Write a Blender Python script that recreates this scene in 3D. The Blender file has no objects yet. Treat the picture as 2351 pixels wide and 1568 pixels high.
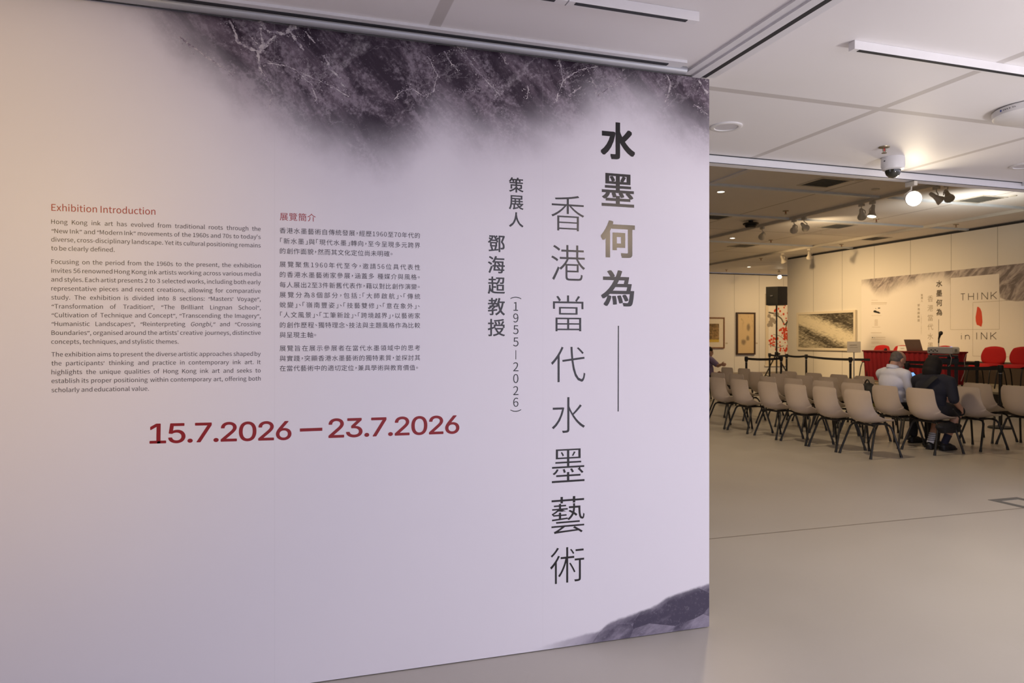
import bpy, bmesh, math, random, os
from mathutils import Vector, Matrix
random.seed(7)
SC = bpy.context.scene
COL = SC.collection
PI = math.pi
# ------------------------------------------------------------------ camera
F_PX, CX, YH, CAM_H = 1640.0, 1175.5, 778.0, 1.40
YAW = math.radians(17.75)
cam_d = bpy.data.cameras.new('camera')
cam_d.sensor_width = 36.0
cam_d.lens = 36.0 * F_PX / 2351.0
cam_d.shift_y = -(784.0 - YH) / 2351.0
cam_d.clip_end = 200
cam_d.dof.use_dof = True
cam_d.dof.focus_distance = 3.2
cam_d.dof.aperture_fstop = 6.0
cam = bpy.data.objects.new('camera', cam_d)
COL.objects.link(cam)
cam.location = (0, 0, CAM_H)
cam.rotation_euler = (PI / 2, 0, -YAW)
SC.camera = cam
# ------------------------------------------------------------------ exposure, world, lamps
SC.view_settings.view_transform = 'Standard'
SC.view_settings.look = 'None'
SC.view_settings.exposure = 0.0
SC.view_settings.gamma = 1.0
SC.view_settings.use_curve_mapping = False
SC.cycles.max_bounces = 6; SC.cycles.diffuse_bounces = 4; SC.cycles.glossy_bounces = 3; SC.cycles.transmission_bounces = 2
SC.cycles.caustics_reflective = False; SC.cycles.caustics_refractive = False; SC.cycles.use_denoising = True
world = bpy.data.worlds.new('world')
SC.world = world
world.use_nodes = True
bgn = world.node_tree.nodes['Background']
bgn.inputs['Color'].default_value = (0.81, 0.775, 0.93, 1)
bgn.inputs['Strength'].default_value = 2.3

def lamp(name, kind, loc, energy, color, target=None, size=0.1, spot=None, blend=0.5):
    l = bpy.data.lights.new(name, kind)
    l.energy = energy
    l.color = color
    if kind == 'AREA':
        l.shape = 'RECTANGLE'
        l.size, l.size_y = size if isinstance(size, tuple) else (size, size)
    else:
        l.shadow_soft_size = size
    if kind == 'SPOT':
        l.spot_size = math.radians(spot or 60)
        l.spot_blend = blend
    o = bpy.data.objects.new(name, l)
    COL.objects.link(o)
    o.location = loc
    if target is not None:
        d = Vector(target) - Vector(loc)
        o.rotation_euler = d.to_track_quat('-Z', 'Y').to_euler()
    return o

WARM = (1.0, 0.67, 0.33)
WARM2 = (1.0, 0.76, 0.48)
# entrance space lamps out of view; the last is an added ceiling fill
lamp('entrance_warm_light', 'SPOT', (-1.38, 0.35, 2.15), 88, (1.0, 0.64, 0.09), (-1.3, 3.1, 1.72), 0.08, 66, 1.0)
lamp('entrance_warm_light', 'SPOT', (4.0, -2.2, 2.67), 58, (1.0, 0.72, 0.42), (1.5, 3.1, 1.80), 0.09, 26, 1.0)
lamp('entrance_down_light', 'SPOT', (4.9, 1.6, 2.55), 190, (1.0, 0.92, 0.84), (4.4, 1.9, 0), 0.15, 115, 1.0)
lamp('ceiling_fill', 'SPOT', (3.7, 0.3, 0.8), 190, (1.0, 0.95, 0.93), (3.5, 2.1, 2.68), 0.25, 82, 1.0)  # no such lamp in the room, added to brighten the near ceiling
# hall: lamps that wash the back wall, the far wall and the floor
for y, e, zt in ((17.0, 500, 1.5), (15.0, 440, 1.5), (12.8, 170, 1.3), (10.3, 45, 1.2)):
    lamp('wall_wash_light', 'SPOT', (11.4, y, 3.8), e, WARM, (15.4, y - 0.1, zt), 0.10, 88, 1.0)
for x, e in ((16.4, 200), (18.9, 330)):
    lamp('wall_wash_light', 'SPOT', (x, 20.6, 3.8), e, WARM, (x, 24.2, 1.7), 0.10, 95, 1.0)
for x, y, e in ((5.0, 7.2, 230), (8.8, 7.2, 40), (7.5, 11.5, 85), (10.5, 15.0, 130), (12.8, 9.0, 70), (16.0, 20.0, 130)):
    lamp('hall_down_light', 'SPOT', (x, y, 3.9), e, WARM2, (x, y, 0), 0.12, 140, 0.8)
lamp('hall_ceiling_fill', 'SPOT', (10.9, 12.6, 3.3), 45, WARM2, (12.0, 13.4, 4.0), 0.08, 140, 1.0)  # added fill without a fixture, brightens the hall ceiling
lamp('hall_ceiling_fill', 'SPOT', (11.8, 9.6, 2.9), 110, (1.0, 0.97, 0.90), (12.3, 10.2, 4.0), 0.08, 140, 1.0)  # second added fill, for the right part of the hall ceiling
lamp('stage_light', 'SPOT', (9.8, 12.2, 3.8), 260, WARM, (13.2, 12.4, 1.0), 0.06, 55, 0.7)

# ------------------------------------------------------------------ pixel -> world helpers (photo frame 2351 x 1568)
_F = Vector((math.sin(YAW), math.cos(YAW), 0)); _R = Vector((math.cos(YAW), -math.sin(YAW), 0))
CAM = Vector((0, 0, CAM_H))
def ray(px, py):
    return _F + _R * ((px - CX) / F_PX) + Vector((0, 0, (YH - py) / F_PX))
def at_z(px, py, z):
    r = ray(px, py); return CAM + r * ((z - CAM_H) / r.z)
def at_x(px, py, x):
    r = ray(px, py); return CAM + r * (x / r.x)
def at_y(px, py, y):
    r = ray(px, py); return CAM + r * (y / r.y)
def at_d(px, py, d):
    return CAM + ray(px, py) * d

# ------------------------------------------------------------------ materials
class NT:
    def __init__(s, name):
        s.m = bpy.data.materials.new(name); s.m.use_nodes = True
        s.t = s.m.node_tree; s.n = s.t.nodes; s.b = s.n['Principled BSDF']
    def new(s, t, **kw):
        n = s.n.new(t)
        for k, v in kw.items(): setattr(n, k, v)
        return n
    def put(s, sock, v):
        if hasattr(v, 'links') or isinstance(v, bpy.types.NodeSocket): s.t.links.new(v, sock)
        else: sock.default_value = v
    def ma(s, op, a, b=0.0, c=None, clamp=False):
        n = s.new('ShaderNodeMath', operation=op, use_clamp=clamp)
        s.put(n.inputs[0], a); s.put(n.inputs[1], b)
        if c is not None: s.put(n.inputs[2], c)
        return n.outputs[0]
    def smooth(s, v, lo, hi, a=0.0, b=1.0):
        n = s.new('ShaderNodeMapRange', interpolation_type='SMOOTHSTEP')
        s.put(n.inputs['Value'], v); s.put(n.inputs['From Min'], lo); s.put(n.inputs['From Max'], hi)
        s.put(n.inputs['To Min'], a); s.put(n.inputs['To Max'], b)
        return n.outputs[0]
    def mix(s, f, a, b):
        n = s.new('ShaderNodeMix', data_type='RGBA')
        s.put(n.inputs[0], f)
        for sock, v in ((n.inputs[6], a), (n.inputs[7], b)):
            s.put(sock, v if isinstance(v, bpy.types.NodeSocket) else (*v[:3], 1))
        return n.outputs[2]
    def pos(s):
        g = s.new('ShaderNodeNewGeometry'); return g.outputs['Position']
    def xyz(s, v):
        n = s.new('ShaderNodeSeparateXYZ'); s.put(n.inputs[0], v); return n.outputs
    def mapping(s, v, scale=(1, 1, 1), rot=(0, 0, 0), loc=(0, 0, 0)):
        """turn first, then stretch"""
        if any(rot):
            r = s.new('ShaderNodeMapping'); s.put(r.inputs['Vector'], v); r.inputs['Rotation'].default_value = rot; v = r.outputs[0]
        n = s.new('ShaderNodeMapping'); s.put(n.inputs['Vector'], v)
        n.inputs['Scale'].default_value = scale; n.inputs['Location'].default_value = loc
        return n.outputs[0]
    def noise(s, v, scale, detail=4, rough=0.55, dist=0.0, out='Fac'):
        n = s.new('ShaderNodeTexNoise')
        if v is not None: s.put(n.inputs['Vector'], v)
        n.inputs['Scale'].default_value = scale; n.inputs['Detail'].default_value = detail
        n.inputs['Roughness'].default_value = rough; n.inputs['Distortion'].default_value = dist
        return n.outputs[out]
    def bump(s, h, strength=0.1, dist=0.01):
        n = s.new('ShaderNodeBump'); n.inputs['Strength'].default_value = strength; n.inputs['Distance'].default_value = dist
        s.put(n.inputs['Height'], h); s.put(s.b.inputs['Normal'], n.outputs[0])
    def col(s, v): s.put(s.b.inputs['Base Color'], v if isinstance(v, bpy.types.NodeSocket) else (*v[:3], 1))

_mats = {}
def mat(name, c, rough=0.5, metal=0.0, var=0.06, scale=12.0, emit=None, power=0.0, bump=0.0, coat=0.0):
    """plain surface with a little procedural mottling"""
    if name in _mats: return _mats[name]
    t = NT(name)
    tc = t.new('ShaderNodeTexCoord').outputs['Object']
    n = t.noise(tc, scale, 5)
    t.col(t.mix(n, tuple(x * (1 - var) for x in c), tuple(min(1, x * (1 + var)) for x in c)))
    t.b.inputs['Roughness'].default_value = rough
    t.b.inputs['Metallic'].default_value = metal
    if coat: t.b.inputs['Coat Weight'].default_value = coat
    if bump: t.bump(n, bump, 0.01)
    if emit:
        t.b.inputs['Emission Color'].default_value = (*emit, 1); t.b.inputs['Emission Strength'].default_value = power
    _mats[name] = t.m
    return t.m

M_WHITE = mat('white paint', (0.78, 0.77, 0.76), 0.55)
M_ALU = mat('brushed aluminium', (0.42, 0.43, 0.46), 0.5, 0.6)
M_ALUW = mat('white aluminium', (0.72, 0.72, 0.75), 0.4)
M_ALUB = mat('pale bluish rail', (0.66, 0.71, 0.76), 0.4)
M_DARK = mat('dark slot', (0.02, 0.022, 0.028), 0.6)
M_BLACK = mat('black plastic', (0.012, 0.012, 0.013), 0.5)
M_BMETAL = mat('black powder coat', (0.012, 0.012, 0.014), 0.4)
M_FIX = mat('white fixture', (0.74, 0.73, 0.74), 0.4)

# ------------------------------------------------------------------ mesh helpers
class MB:
    def __init__(s): s.bm = bmesh.new(); s.mi = 0
    def _mark(s, faces):
        for f in faces: f.material_index = s.mi
    def box(s, c, size, rot=None):
        r = bmesh.ops.create_cube(s.bm, size=1)
        mx = Matrix.Translation(Vector(c)) @ (rot.to_4x4() if rot else Matrix.Identity(4)) @ Matrix.Diagonal((*size, 1))
        bmesh.ops.transform(s.bm, matrix=mx, verts=r['verts'])
        s._mark({f for v in r['verts'] for f in v.link_faces}); return s
    def bevbox(s, c, size, b=0.01, seg=2, rot=None):
        r = bmesh.ops.create_cube(s.bm, size=1)
        bmesh.ops.transform(s.bm, matrix=Matrix.Diagonal((*size, 1)), verts=r['verts'])
        es = list({e for v in r['verts'] for e in v.link_edges})
        before = set(s.bm.verts) - set(r['verts'])
        rr = bmesh.ops.bevel(s.bm, geom=es, offset=b, segments=seg, affect='EDGES', profile=0.5)
        vs = [v for v in s.bm.verts if v not in before]
        mx = Matrix.Translation(Vector(c)) @ (rot.to_4x4() if rot else Matrix.Identity(4))
        bmesh.ops.transform(s.bm, matrix=mx, verts=vs)
        s._mark({f for v in vs for f in v.link_faces}); return s
    def tube(s, pts, r, n=10, caps=True):
        pts = [Vector(p) for p in pts]; rings = []
        rs = r if isinstance(r, (list, tuple)) else [r] * len(pts)
        up = None
        for i, p in enumerate(pts):
            d = (pts[min(i + 1, len(pts) - 1)] - pts[max(i - 1, 0)]).normalized()
            if up is None:
                up = d.orthogonal().normalized()
            up = (up - d * up.dot(d)).normalized() if (up - d * up.dot(d)).length > 1e-6 else d.orthogonal().normalized()
            v = d.cross(up)
            rings.append([s.bm.verts.new(p + (up * math.cos(2 * PI * k / n) + v * math.sin(2 * PI * k / n)) * rs[i]) for k in range(n)])
        fs = []
        for a, b in zip(rings, rings[1:]):
            for k in range(n): fs.append(s.bm.faces.new((a[k], a[(k + 1) % n], b[(k + 1) % n], b[k])))
        if caps:
            fs.append(s.bm.faces.new(rings[0][::-1])); fs.append(s.bm.faces.new(rings[-1]))
        s._mark(fs); return s
    def lathe(s, prof, c=(0, 0, 0), n=24, rot=None):
        """prof: (radius, z) bottom to top or any order; closed by caps where radius > 0"""
        c = Vector(c); R = rot.to_3x3() if rot else Matrix.Identity(3); rings = []
        for r, z in prof:
            if r < 1e-6: rings.append([s.bm.verts.new(c + R @ Vector((0, 0, z)))])
            else: rings.append([s.bm.verts.new(c + R @ Vector((r * math.cos(2 * PI * k / n), r * math.sin(2 * PI * k / n), z))) for k in range(n)])
        fs = []
        for a, b in zip(rings, rings[1:]):
            for k in range(n):
                k2 = (k + 1) % n
                if len(a) == 1 and len(b) == 1: continue
                if len(a) == 1: fs.append(s.bm.faces.new((a[0], b[k2], b[k])))
                elif len(b) == 1: fs.append(s.bm.faces.new((a[k], a[k2], b[0])))
                else: fs.append(s.bm.faces.new((a[k], a[k2], b[k2], b[k])))
        for rg, fl in ((rings[0], True), (rings[-1], False)):
            if len(rg) > 1: fs.append(s.bm.faces.new(rg[::-1] if fl else rg))
        s._mark(fs); return s
    def ball(s, c, rad, rot=None, u=16, v=10):
        r = bmesh.ops.create_uvsphere(s.bm, u_segments=u, v_segments=v, radius=1)
        rad = rad if isinstance(rad, (tuple, list)) else (rad,) * 3
        mx = Matrix.Translation(Vector(c)) @ (rot.to_4x4() if rot else Matrix.Identity(4)) @ Matrix.Diagonal((*rad, 1))
        bmesh.ops.transform(s.bm, matrix=mx, verts=r['verts'])
        s._mark({f for w in r['verts'] for f in w.link_faces}); return s
    def poly(s, pts):
        f = s.bm.faces.new([s.bm.verts.new(Vector(p)) for p in pts]); s._mark([f]); return s
    def prism(s, pts, d):
        """flat outline pts (3-D, planar) thickened by vector d"""
        d = Vector(d); a = [s.bm.verts.new(Vector(p)) for p in pts]; b = [s.bm.verts.new(Vector(p) + d) for p in pts]
        fs = [s.bm.faces.new(a[::-1]), s.bm.faces.new(b)]
        for i in range(len(a)):
            j = (i + 1) % len(a); fs.append(s.bm.faces.new((a[i], a[j], b[j], b[i])))
        s._mark(fs); return s
    def grid(s, rows, close_u=False):
        vs = [[s.bm.verts.new(Vector(p)) for p in r] for r in rows]; fs = []
        for a, b in zip(vs, vs[1:]):
            m = len(a)
            for k in range(m if close_u else m - 1):
                fs.append(s.bm.faces.new((a[k], a[(k + 1) % m], b[(k + 1) % m], b[k])))
        s._mark(fs); return s
    def obj(s, name, mats, parent=None, smooth=None, loc=None):
        bmesh.ops.recalc_face_normals(s.bm, faces=s.bm.faces[:])
        me = bpy.data.meshes.new(name); s.bm.to_mesh(me); s.bm.free()
        for m in (mats if isinstance(mats, (list, tuple)) else [mats]): me.materials.append(m)
        if smooth is not None:
            me.shade_smooth()
            if smooth < 180: me.set_sharp_from_angle(angle=math.radians(smooth))
        o = bpy.data.objects.new(name, me); COL.objects.link(o)
        if parent: o.parent = parent
        if loc is not None: o.location = loc
        return o

def tag(o, label, cat, group=None, kind=None):
    o['label'] = label; o['category'] = cat
    if group: o['group'] = group
    if kind: o['kind'] = kind
    return o
def struct(o):
    o['kind'] = 'structure'; return o
def thing(name, label, cat, loc=(0, 0, 0), rz=0.0, group=None):
    o = bpy.data.objects.new(name, None); COL.objects.link(o)
    o.empty_display_size = 0.1; o.location = loc; o.rotation_euler = (0, 0, rz)
    return tag(o, label, cat, group)
def kids(o): return [c for c in bpy.data.objects if c.parent is o]
def dup(root, loc, rz=0.0, label=None, group=None, rot=None):
    def cp(o, par):
        c = o.copy(); COL.objects.link(c)
        if par is not None:
            c.parent = par; c.matrix_parent_inverse = o.matrix_parent_inverse.copy()
        for ch in kids(o): cp(ch, c)
        return c
    r = cp(root, None); r.location = loc; r.rotation_euler = rot if rot is not None else (0, 0, rz)
    if label: r['label'] = label
    if group: r['group'] = group
    return r
def bake(o, mods):
    """apply modifiers given as (type, dict) and return the object with a plain mesh"""
    for t, kw in mods:
        m = o.modifiers.new(t, t)
        for k, v in kw.items(): setattr(m, k, v)
    dg = bpy.context.evaluated_depsgraph_get()
    me = bpy.data.meshes.new_from_object(o.evaluated_get(dg))
    o.modifiers.clear(); old = o.data; o.data = me; me.name = old.name; bpy.data.meshes.remove(old)
    return o

# ------------------------------------------------------------------ lettering
_fd = os.path.join(bpy.utils.system_resource('DATAFILES') or '', 'fonts')
def _font(n):
    try: return bpy.data.fonts.load(os.path.join(_fd, n))
    except Exception: return None
CJK, INTER, MONO = _font('Noto Sans CJK Regular.woff2'), _font('Inter.woff2'), _font('DejaVuSansMono.woff2')
_gc = {}
_emk = {}
def glyph(txt, font=None, off=0.0, res=4):
    """outline of txt filled, normalised to em = 1: (verts, faces, bbox)"""
    font = font or CJK
    key = (txt, font.name if font else '', off, res)
    if key in _gc: return _gc[key]
    emk = 0.351 if font is CJK else (0.70 if font is INTER else _emk.get(font.name if font else '', 1.0))
    c = bpy.data.curves.new('lettering', 'FONT'); c.body = txt; c.resolution_u = res
    if font: c.font = font
    c.offset = off * emk
    o = bpy.data.objects.new('lettering', c); COL.objects.link(o)
    dg = bpy.context.evaluated_depsgraph_get(); ev = o.evaluated_get(dg); m = ev.to_mesh()
    vs = [(v.co.x / emk, v.co.y / emk) for v in m.vertices]; fs = [tuple(p.vertices) for p in m.polygons]
    ev.to_mesh_clear(); bpy.data.objects.remove(o); bpy.data.curves.remove(c)
    if vs: bb = (min(v[0] for v in vs), max(v[0] for v in vs), min(v[1] for v in vs), max(v[1] for v in vs))
    else: bb = (0, 0.3, 0, 0)
    _gc[key] = (vs, fs, bb)
    return _gc[key]

if MONO:
    _h = glyph('H', MONO)[2]; _emk[MONO.name] = (_h[3] - _h[2]) / 0.729; _gc.clear()

class Sheet:
    """collects flat lettering laid on a wall plane; fn maps (u, v) metres on the wall to world"""
    def __init__(s, fn): s.V, s.Fc, s.fn = [], [], fn
    def add(s, g, org, ex, ey, dx=0.0, dy=0.0, k=0):
        b = len(s.V)
        for x, y in g[0]: s.V.append(s.fn(org[0] + ex[0] * (x + dx) + ey[0] * (y + dy), org[1] + ex[1] * (x + dx) + ey[1] * (y + dy), k))
        for f in g[1]: s.Fc.append(tuple(i + b for i in f))
    def centre(s, txt, c, em, off=0.0, font=None, bold=0.0, rot=0.0, sx=1.0, up=(0, 1)):
        g = glyph(txt, font, off); bb = g[2]
        cx, cy = (bb[0] + bb[1]) / 2, (bb[2] + bb[3]) / 2
        ca, sa = math.cos(rot), math.sin(rot)
        ex = (em * ca * sx, em * sa); ey = (-em * sa, em * ca)
        bx, by = bold if isinstance(bold, tuple) else (bold, bold)
        shifts = [(0, 0)] if not bold else [(bx * i, by * j) for i in (-1, -.5, 0, .5, 1) for j in (-1, -.5, 0, .5, 1)]
        for k, (dx, dy) in enumerate(shifts): s.add(g, c, ex, ey, dx - cx, dy - cy, k)
    def quad(s, a, b, w):
        """straight stroke a -> b of width w"""
        d = (Vector(b) - Vector(a)); n = Vector((-d.y, d.x)).normalized() * w / 2
        k = len(s.V)
        for p in (Vector(a) + n, Vector(b) + n, Vector(b) - n, Vector(a) - n): s.V.append(s.fn(p.x, p.y))
        s.Fc.append((k, k + 1, k + 2, k + 3))
    def pol(s, pts):
        k = len(s.V)
        for p in pts: s.V.append(s.fn(p[0], p[1]))
        s.Fc.append(tuple(range(k, k + len(pts))))
    def obj(s, name, m, parent):
        me = bpy.data.meshes.new(name); me.from_pydata([tuple(v) for v in s.V], [], s.Fc); me.materials.append(m)
        o = bpy.data.objects.new(name, me); COL.objects.link(o); o.parent = parent; return o

# ================================================================== SETTING
CEIL, HCEIL = 2.68, 4.0
_b = at_z(1628, 1440, 0.0)
YW, XE = _b.y, _b.x                 # partition plane and its right end
XB, YL, YB = 15.4, 24.2, 4.34        # back wall, far side wall, bulkhead line

# floor -------------------------------------------------------------
t = NT('stone floor')
p = t.pos(); pp = t.xyz(p)
n1 = t.noise(t.mapping(p, (1, 1, 1)), 1.1, 5)
n2 = t.noise(t.mapping(p, (26, 2.2, 1), (0, 0, 0.45)), 1.6, 4, 0.6)
n3 = t.noise(t.mapping(p, (5, 130, 1), (0, 0, 0.9)), 1.3, 2, 0.6)
c = t.mix(n1, (0.42, 0.39, 0.34), (0.49, 0.455, 0.40))
c = t.mix(t.smooth(n2, 0.62, 0.80, 0, 0.12), c, (0.30, 0.27, 0.25))
c = t.mix(t.smooth(n3, 0.66, 0.74, 0, 0.20), c, (0.62, 0.58, 0.54))
sx = t.smooth(t.ma('ABSOLUTE', t.ma('SUBTRACT', pp[0], 8.14)), 0.004, 0.012, 0.75, 0)
sy = t.smooth(t.ma('ABSOLUTE', t.ma('SUBTRACT', pp[1], YB)), 0.004, 0.011, 0.8, 0)
c = t.mix(t.ma('MAXIMUM', sx, sy), c, (0.10, 0.08, 0.065))
t.col(c); t.b.inputs['Roughness'].default_value = 0.42
t.put(t.b.inputs['Roughness'], t.smooth(n1, 0.2, 0.9, 0.30, 0.40))
M_FLOOR = t.m
struct(MB().box((9, 11, -0.05), (26, 28, 0.1)).obj('floor', M_FLOOR))

# ceilings ------------------------------------------------------------
def ceil_mat(name, base, xs, ys, w, tone, off=0.0):
    t = NT(name); p = t.xyz(t.pos()); fac = None
    for ax, vals in ((0, xs), (1, ys)):
        for v in vals:
            f = t.smooth(t.ma('ABSOLUTE', t.ma('SUBTRACT', p[ax], v)), w * 0.8, w, 1.0, 0)
            fac = f if fac is None else t.ma('MAXIMUM', fac, f)
    n = t.noise(t.pos(), 3.0, 4)
    c = t.mix(n, tuple(x * 0.97 for x in base), base)
    if fac is not None: c = t.mix(fac, c, tone)
    t.col(c); t.b.inputs['Roughness'].default_value = 0.6
    return t.m
gx = [at_z(1743, 357, CEIL).x, at_z(2192.6, 360, CEIL).x, at_z(1000, 55, CEIL).x]
gy = [at_z(1990, 247, CEIL).y]
M_CEIL = ceil_mat('entrance ceiling board', (0.80, 0.78, 0.79), gx, gy, 0.028, (0.56, 0.53, 0.52))
struct(MB().box((2.0, (YB + 0.5) / 2, CEIL + 0.05), (11.6, YB - 0.5, 0.1)).box((-2.3, -1.25, CEIL + 0.05), (3.6, 3.5, 0.1)).obj('ceiling', M_CEIL))  # second box is unseen, added to block sky light on the left
struct(MB().box((-1.60, 0.05, CEIL / 2), (0.1, 6.1, CEIL)).box((-1.0, -3.05, CEIL / 2), (1.2, 0.1, CEIL)).obj('wall_blocker', mat('dark brown blocker', (0.16, 0.11, 0.055), 0.7)))  # unseen dark walls, added to keep sky light off the mural's left
hx = [at_z(1934, 429, HCEIL).x]
M_HCEIL = ceil_mat('hall ceiling board', (0.80, 0.76, 0.71), [9.09, 12.3], [14.6, 18.3, 20.5], 0.02, (0.42, 0.38, 0.34))
struct(MB().box((9, (YB + 25) / 2 + 0.05, HCEIL + 0.05), (26, 25 - YB, 0.1)).obj('ceiling_hall', M_HCEIL))
struct(MB().box((8, YB + 0.06, (CEIL + HCEIL) / 2 + 0.02), (22, 0.12, HCEIL - CEIL + 0.1)).obj('beam', M_WHITE))

# ---- partition wall ----------------------------------------------------
ZP = at_y(1634, 181, YW).z
struct(MB().box(((XE - 1.54) / 2, YW + 0.055, ZP / 2 + 0.002), (XE + 1.54, 0.10, ZP - 0.006)).obj('wall_left', M_WHITE))
# ---- hall walls with panel joints ------------------------------------------
def panel_wall(name, ax, start, step, base):
    t = NT(name); p = t.xyz(t.pos())
    f = t.ma('FLOORED_MODULO', t.ma('SUBTRACT', p[ax], start - step / 2), step)
    j = t.smooth(t.ma('ABSOLUTE', t.ma('SUBTRACT', f, step / 2)), 0.006, 0.012, 0.65, 0)
    n = t.noise(t.pos(), 2.0, 4)
    c = t.mix(n, tuple(x * 0.96 for x in base), base)
    t.col(t.mix(j, c, tuple(x * 0.35 for x in base))); t.b.inputs['Roughness'].default_value = 0.65
    return t.m
YE = at_x(1808, 700, XB).y
M_BACK = panel_wall('display wall panels', 1, 12.05, 1.18, (0.76, 0.74, 0.70))
struct(MB().box((XB + 0.06, (YE + 3.0) / 2, 1.97), (0.12, YE - 3.0, 3.94)).obj('wall_back', M_BACK))
M_FAR = panel_wall('far wall panels', 0, at_y(1686, 700, YL).x, 1.16, (0.74, 0.72, 0.68))
struct(MB().box((9.3, YL + 0.06, 1.97), (23.4, 0.12, 3.94)).obj('wall_far', M_FAR))
struct(MB().box((-2.4, (YB + YL) / 2, 2), (0.12, YL - YB, 4.0)).obj('wall_side', M_WHITE))
struct(MB().box((21.0, (YB + YL) / 2, 2), (0.12, YL - YB, 4.0)).obj('wall_end', M_WHITE))
struct(MB().box((11.3, YB + 0.06, CEIL / 2 - .02), (8.0, 0.12, CEIL - .04)).obj('wall_right', M_WHITE))  # unseen, added to keep outside light off the hall's right side
# dark gap and rail over the display walls, skirting
struct(MB().box((XB + 0.03, (YE + 3.0) / 2, 3.965), (0.05, YE - 3.0, 0.05)).obj('trim_1', M_DARK))
struct(MB().box((9.3, YL + 0.03, 3.965), (23.4, 0.05, 0.05)).obj('trim_2', M_DARK))
struct(MB().box((9.3, YL - 0.008, 0.04), (23.4, 0.014, 0.08)).obj('baseboard_far', mat('skirting', (0.33, 0.29, 0.24), 0.5)))

# ---- ceiling tracks -----------------------------------------------------------
x0 = -1.54
tr = MB(); tr.box(((XE + x0) / 2 - 0.1, YW - 0.055, CEIL - 0.006), (XE - x0 - 0.2, 0.15, 0.012)); tr.mi = 1
tr.box(((XE + x0) / 2 - 0.14, YW - 0.09, CEIL - 0.0135), (XE - x0 - 0.28, 0.022, 0.004)); tr.mi = 2
tr.tube([(x0, YW - 0.048, CEIL - 0.012), (XE - 0.16, YW - 0.048, CEIL - 0.012)], 0.02, 12); tr.mi = 1
tr.box(((XE + x0) / 2 - 0.1, YW - 0.012, CEIL - 0.0135), (XE - x0 - 0.2, 0.02, 0.004))
struct(tr.obj('trim_3', [M_ALUW, M_DARK, M_ALU], smooth=35))
pa, pb = at_z(1602, 172, CEIL), at_z(1882, 0, CEIL)
xt = (at_z(1615, 165, CEIL).x + at_z(1850, 20, CEIL).x) / 2
tr = MB(); tr.box((xt - 0.01, (YW + .5) / 2, CEIL - 0.006), (0.17, YW - .5, 0.012)); tr.mi = 1
tr.box((xt + 0.015, (YW + .5) / 2, CEIL - 0.0135), (0.026, YW - .5, 0.004)); tr.mi = 0
tr.box((xt - 0.03, (YW + .5) / 2, CEIL - 0.015), (0.045, YW - .5, 0.012))
struct(tr.obj('trim_4', [M_ALUW, M_DARK]))
# bulkhead rail at the entrance to the hall
tr = MB(); tr.box((3.7, YB + 0.0, CEIL - 0.028), (8.6, 0.09, 0.056)); tr.mi = 1
tr.box((3.7, YB - 0.0465, CEIL - 0.003), (8.6, 0.005, 0.006)); tr.box((3.7, YB - 0.043, CEIL - 0.0565), (8.6, 0.006, 0.003))
struct(tr.obj('trim_5', [M_ALUW, M_DARK]))
xr = at_z(2325, 425, CEIL).x
tr = MB(); tr.box((xr + 0.05, YB / 2 + 0.8, CEIL - 0.015), (0.16, YB - 1.7, 0.03)); tr.mi = 1
tr.box((xr + 0.02, YB / 2 + 0.8, CEIL - 0.0315), (0.03, YB - 1.7, 0.004))
struct(tr.obj('trim_6', [M_ALUW, M_DARK]))
# hall ceiling rails (pale, across) and lighting tracks (along)
for k, y in enumerate((10.35, 12.8, 16.4)):
    struct(MB().box((9.3, y, HCEIL - 0.02), (23.2, 0.07, 0.04)).obj('trim_%d' % (7 + k), M_ALUB))
struct(MB().box((6.79, 7.4, HCEIL - 0.012), (0.12, 5.9, 0.024)).obj('trim_10', M_ALUW))
M_TRACK = mat('beige grey track', (0.60, 0.56, 0.49), 0.5)
struct(MB().box((10.35, 14.2, HCEIL - 0.03), (0.06, 18, 0.06)).obj('trim_11', M_TRACK))
struct(MB().box((14.05, 14.2, HCEIL - 0.03), (0.06, 18, 0.06)).obj('trim_12', M_TRACK))

# ================================================================== MURAL ON THE PARTITION
EPS = 0.0012
def W(px, py):
    q = at_y(px, py, YW); return (q.x, q.z)
def on_wall(u, v, k=0): return Vector((u, YW - EPS - 0.0006 - 0.00001 * k, v))
def mpp(px): return (YW / ray(px, YH).y) / F_PX      # metres per pixel (vertical) on the wall at column px

XL = -1.54
edge = [(150, -150), (330, -20), (400, 50), (480, 118), (560, 190), (650, 238), (740, 285), (820, 318), (870, 330), (925, 315), (975, 268), (1015, 250),
        (1060, 272), (1110, 292), (1160, 290), (1215, 283), (1270, 268), (1320, 240), (1370, 208), (1425, 198), (1480, 214), (1540, 252), (1590, 282), (1650, 305)]
pe = [W(*q) for q in edge]
t = NT('printed mural')
p = t.pos(); P = t.xyz(p)
def curve(t, x, pts, x0, x1, z0, z1):
    f = t.ma('DIVIDE', t.ma('SUBTRACT', x, x0), x1 - x0, clamp=True)
    n = t.new('ShaderNodeFloatCurve'); t.put(n.inputs['Value'], f)
    cu = n.mapping.curves[0]
    q = [((a - x0) / (x1 - x0), (b - z0) / (z1 - z0)) for a, b in pts]
    cu.points[0].location = (max(0, q[0][0]), q[0][1]); cu.points[1].location = (min(1, q[-1][0]), q[-1][1])
    for a in q[1:-1]: cu.points.new(*a)
    n.mapping.update()
    return t.ma('ADD', t.ma('MULTIPLY', n.outputs[0], z1 - z0), z0)
ze = curve(t, P[0], pe, pe[0][0], pe[-1][0], 1.7, 3.6)
wob = t.noise(p, 5.0, 6, 0.6)
dz = t.ma('ADD', t.ma('SUBTRACT', P[2], ze), t.ma('MULTIPLY', t.ma('SUBTRACT', wob, 0.5), 0.16))
dens = t.smooth(dz, -0.21, 0.14)
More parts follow.
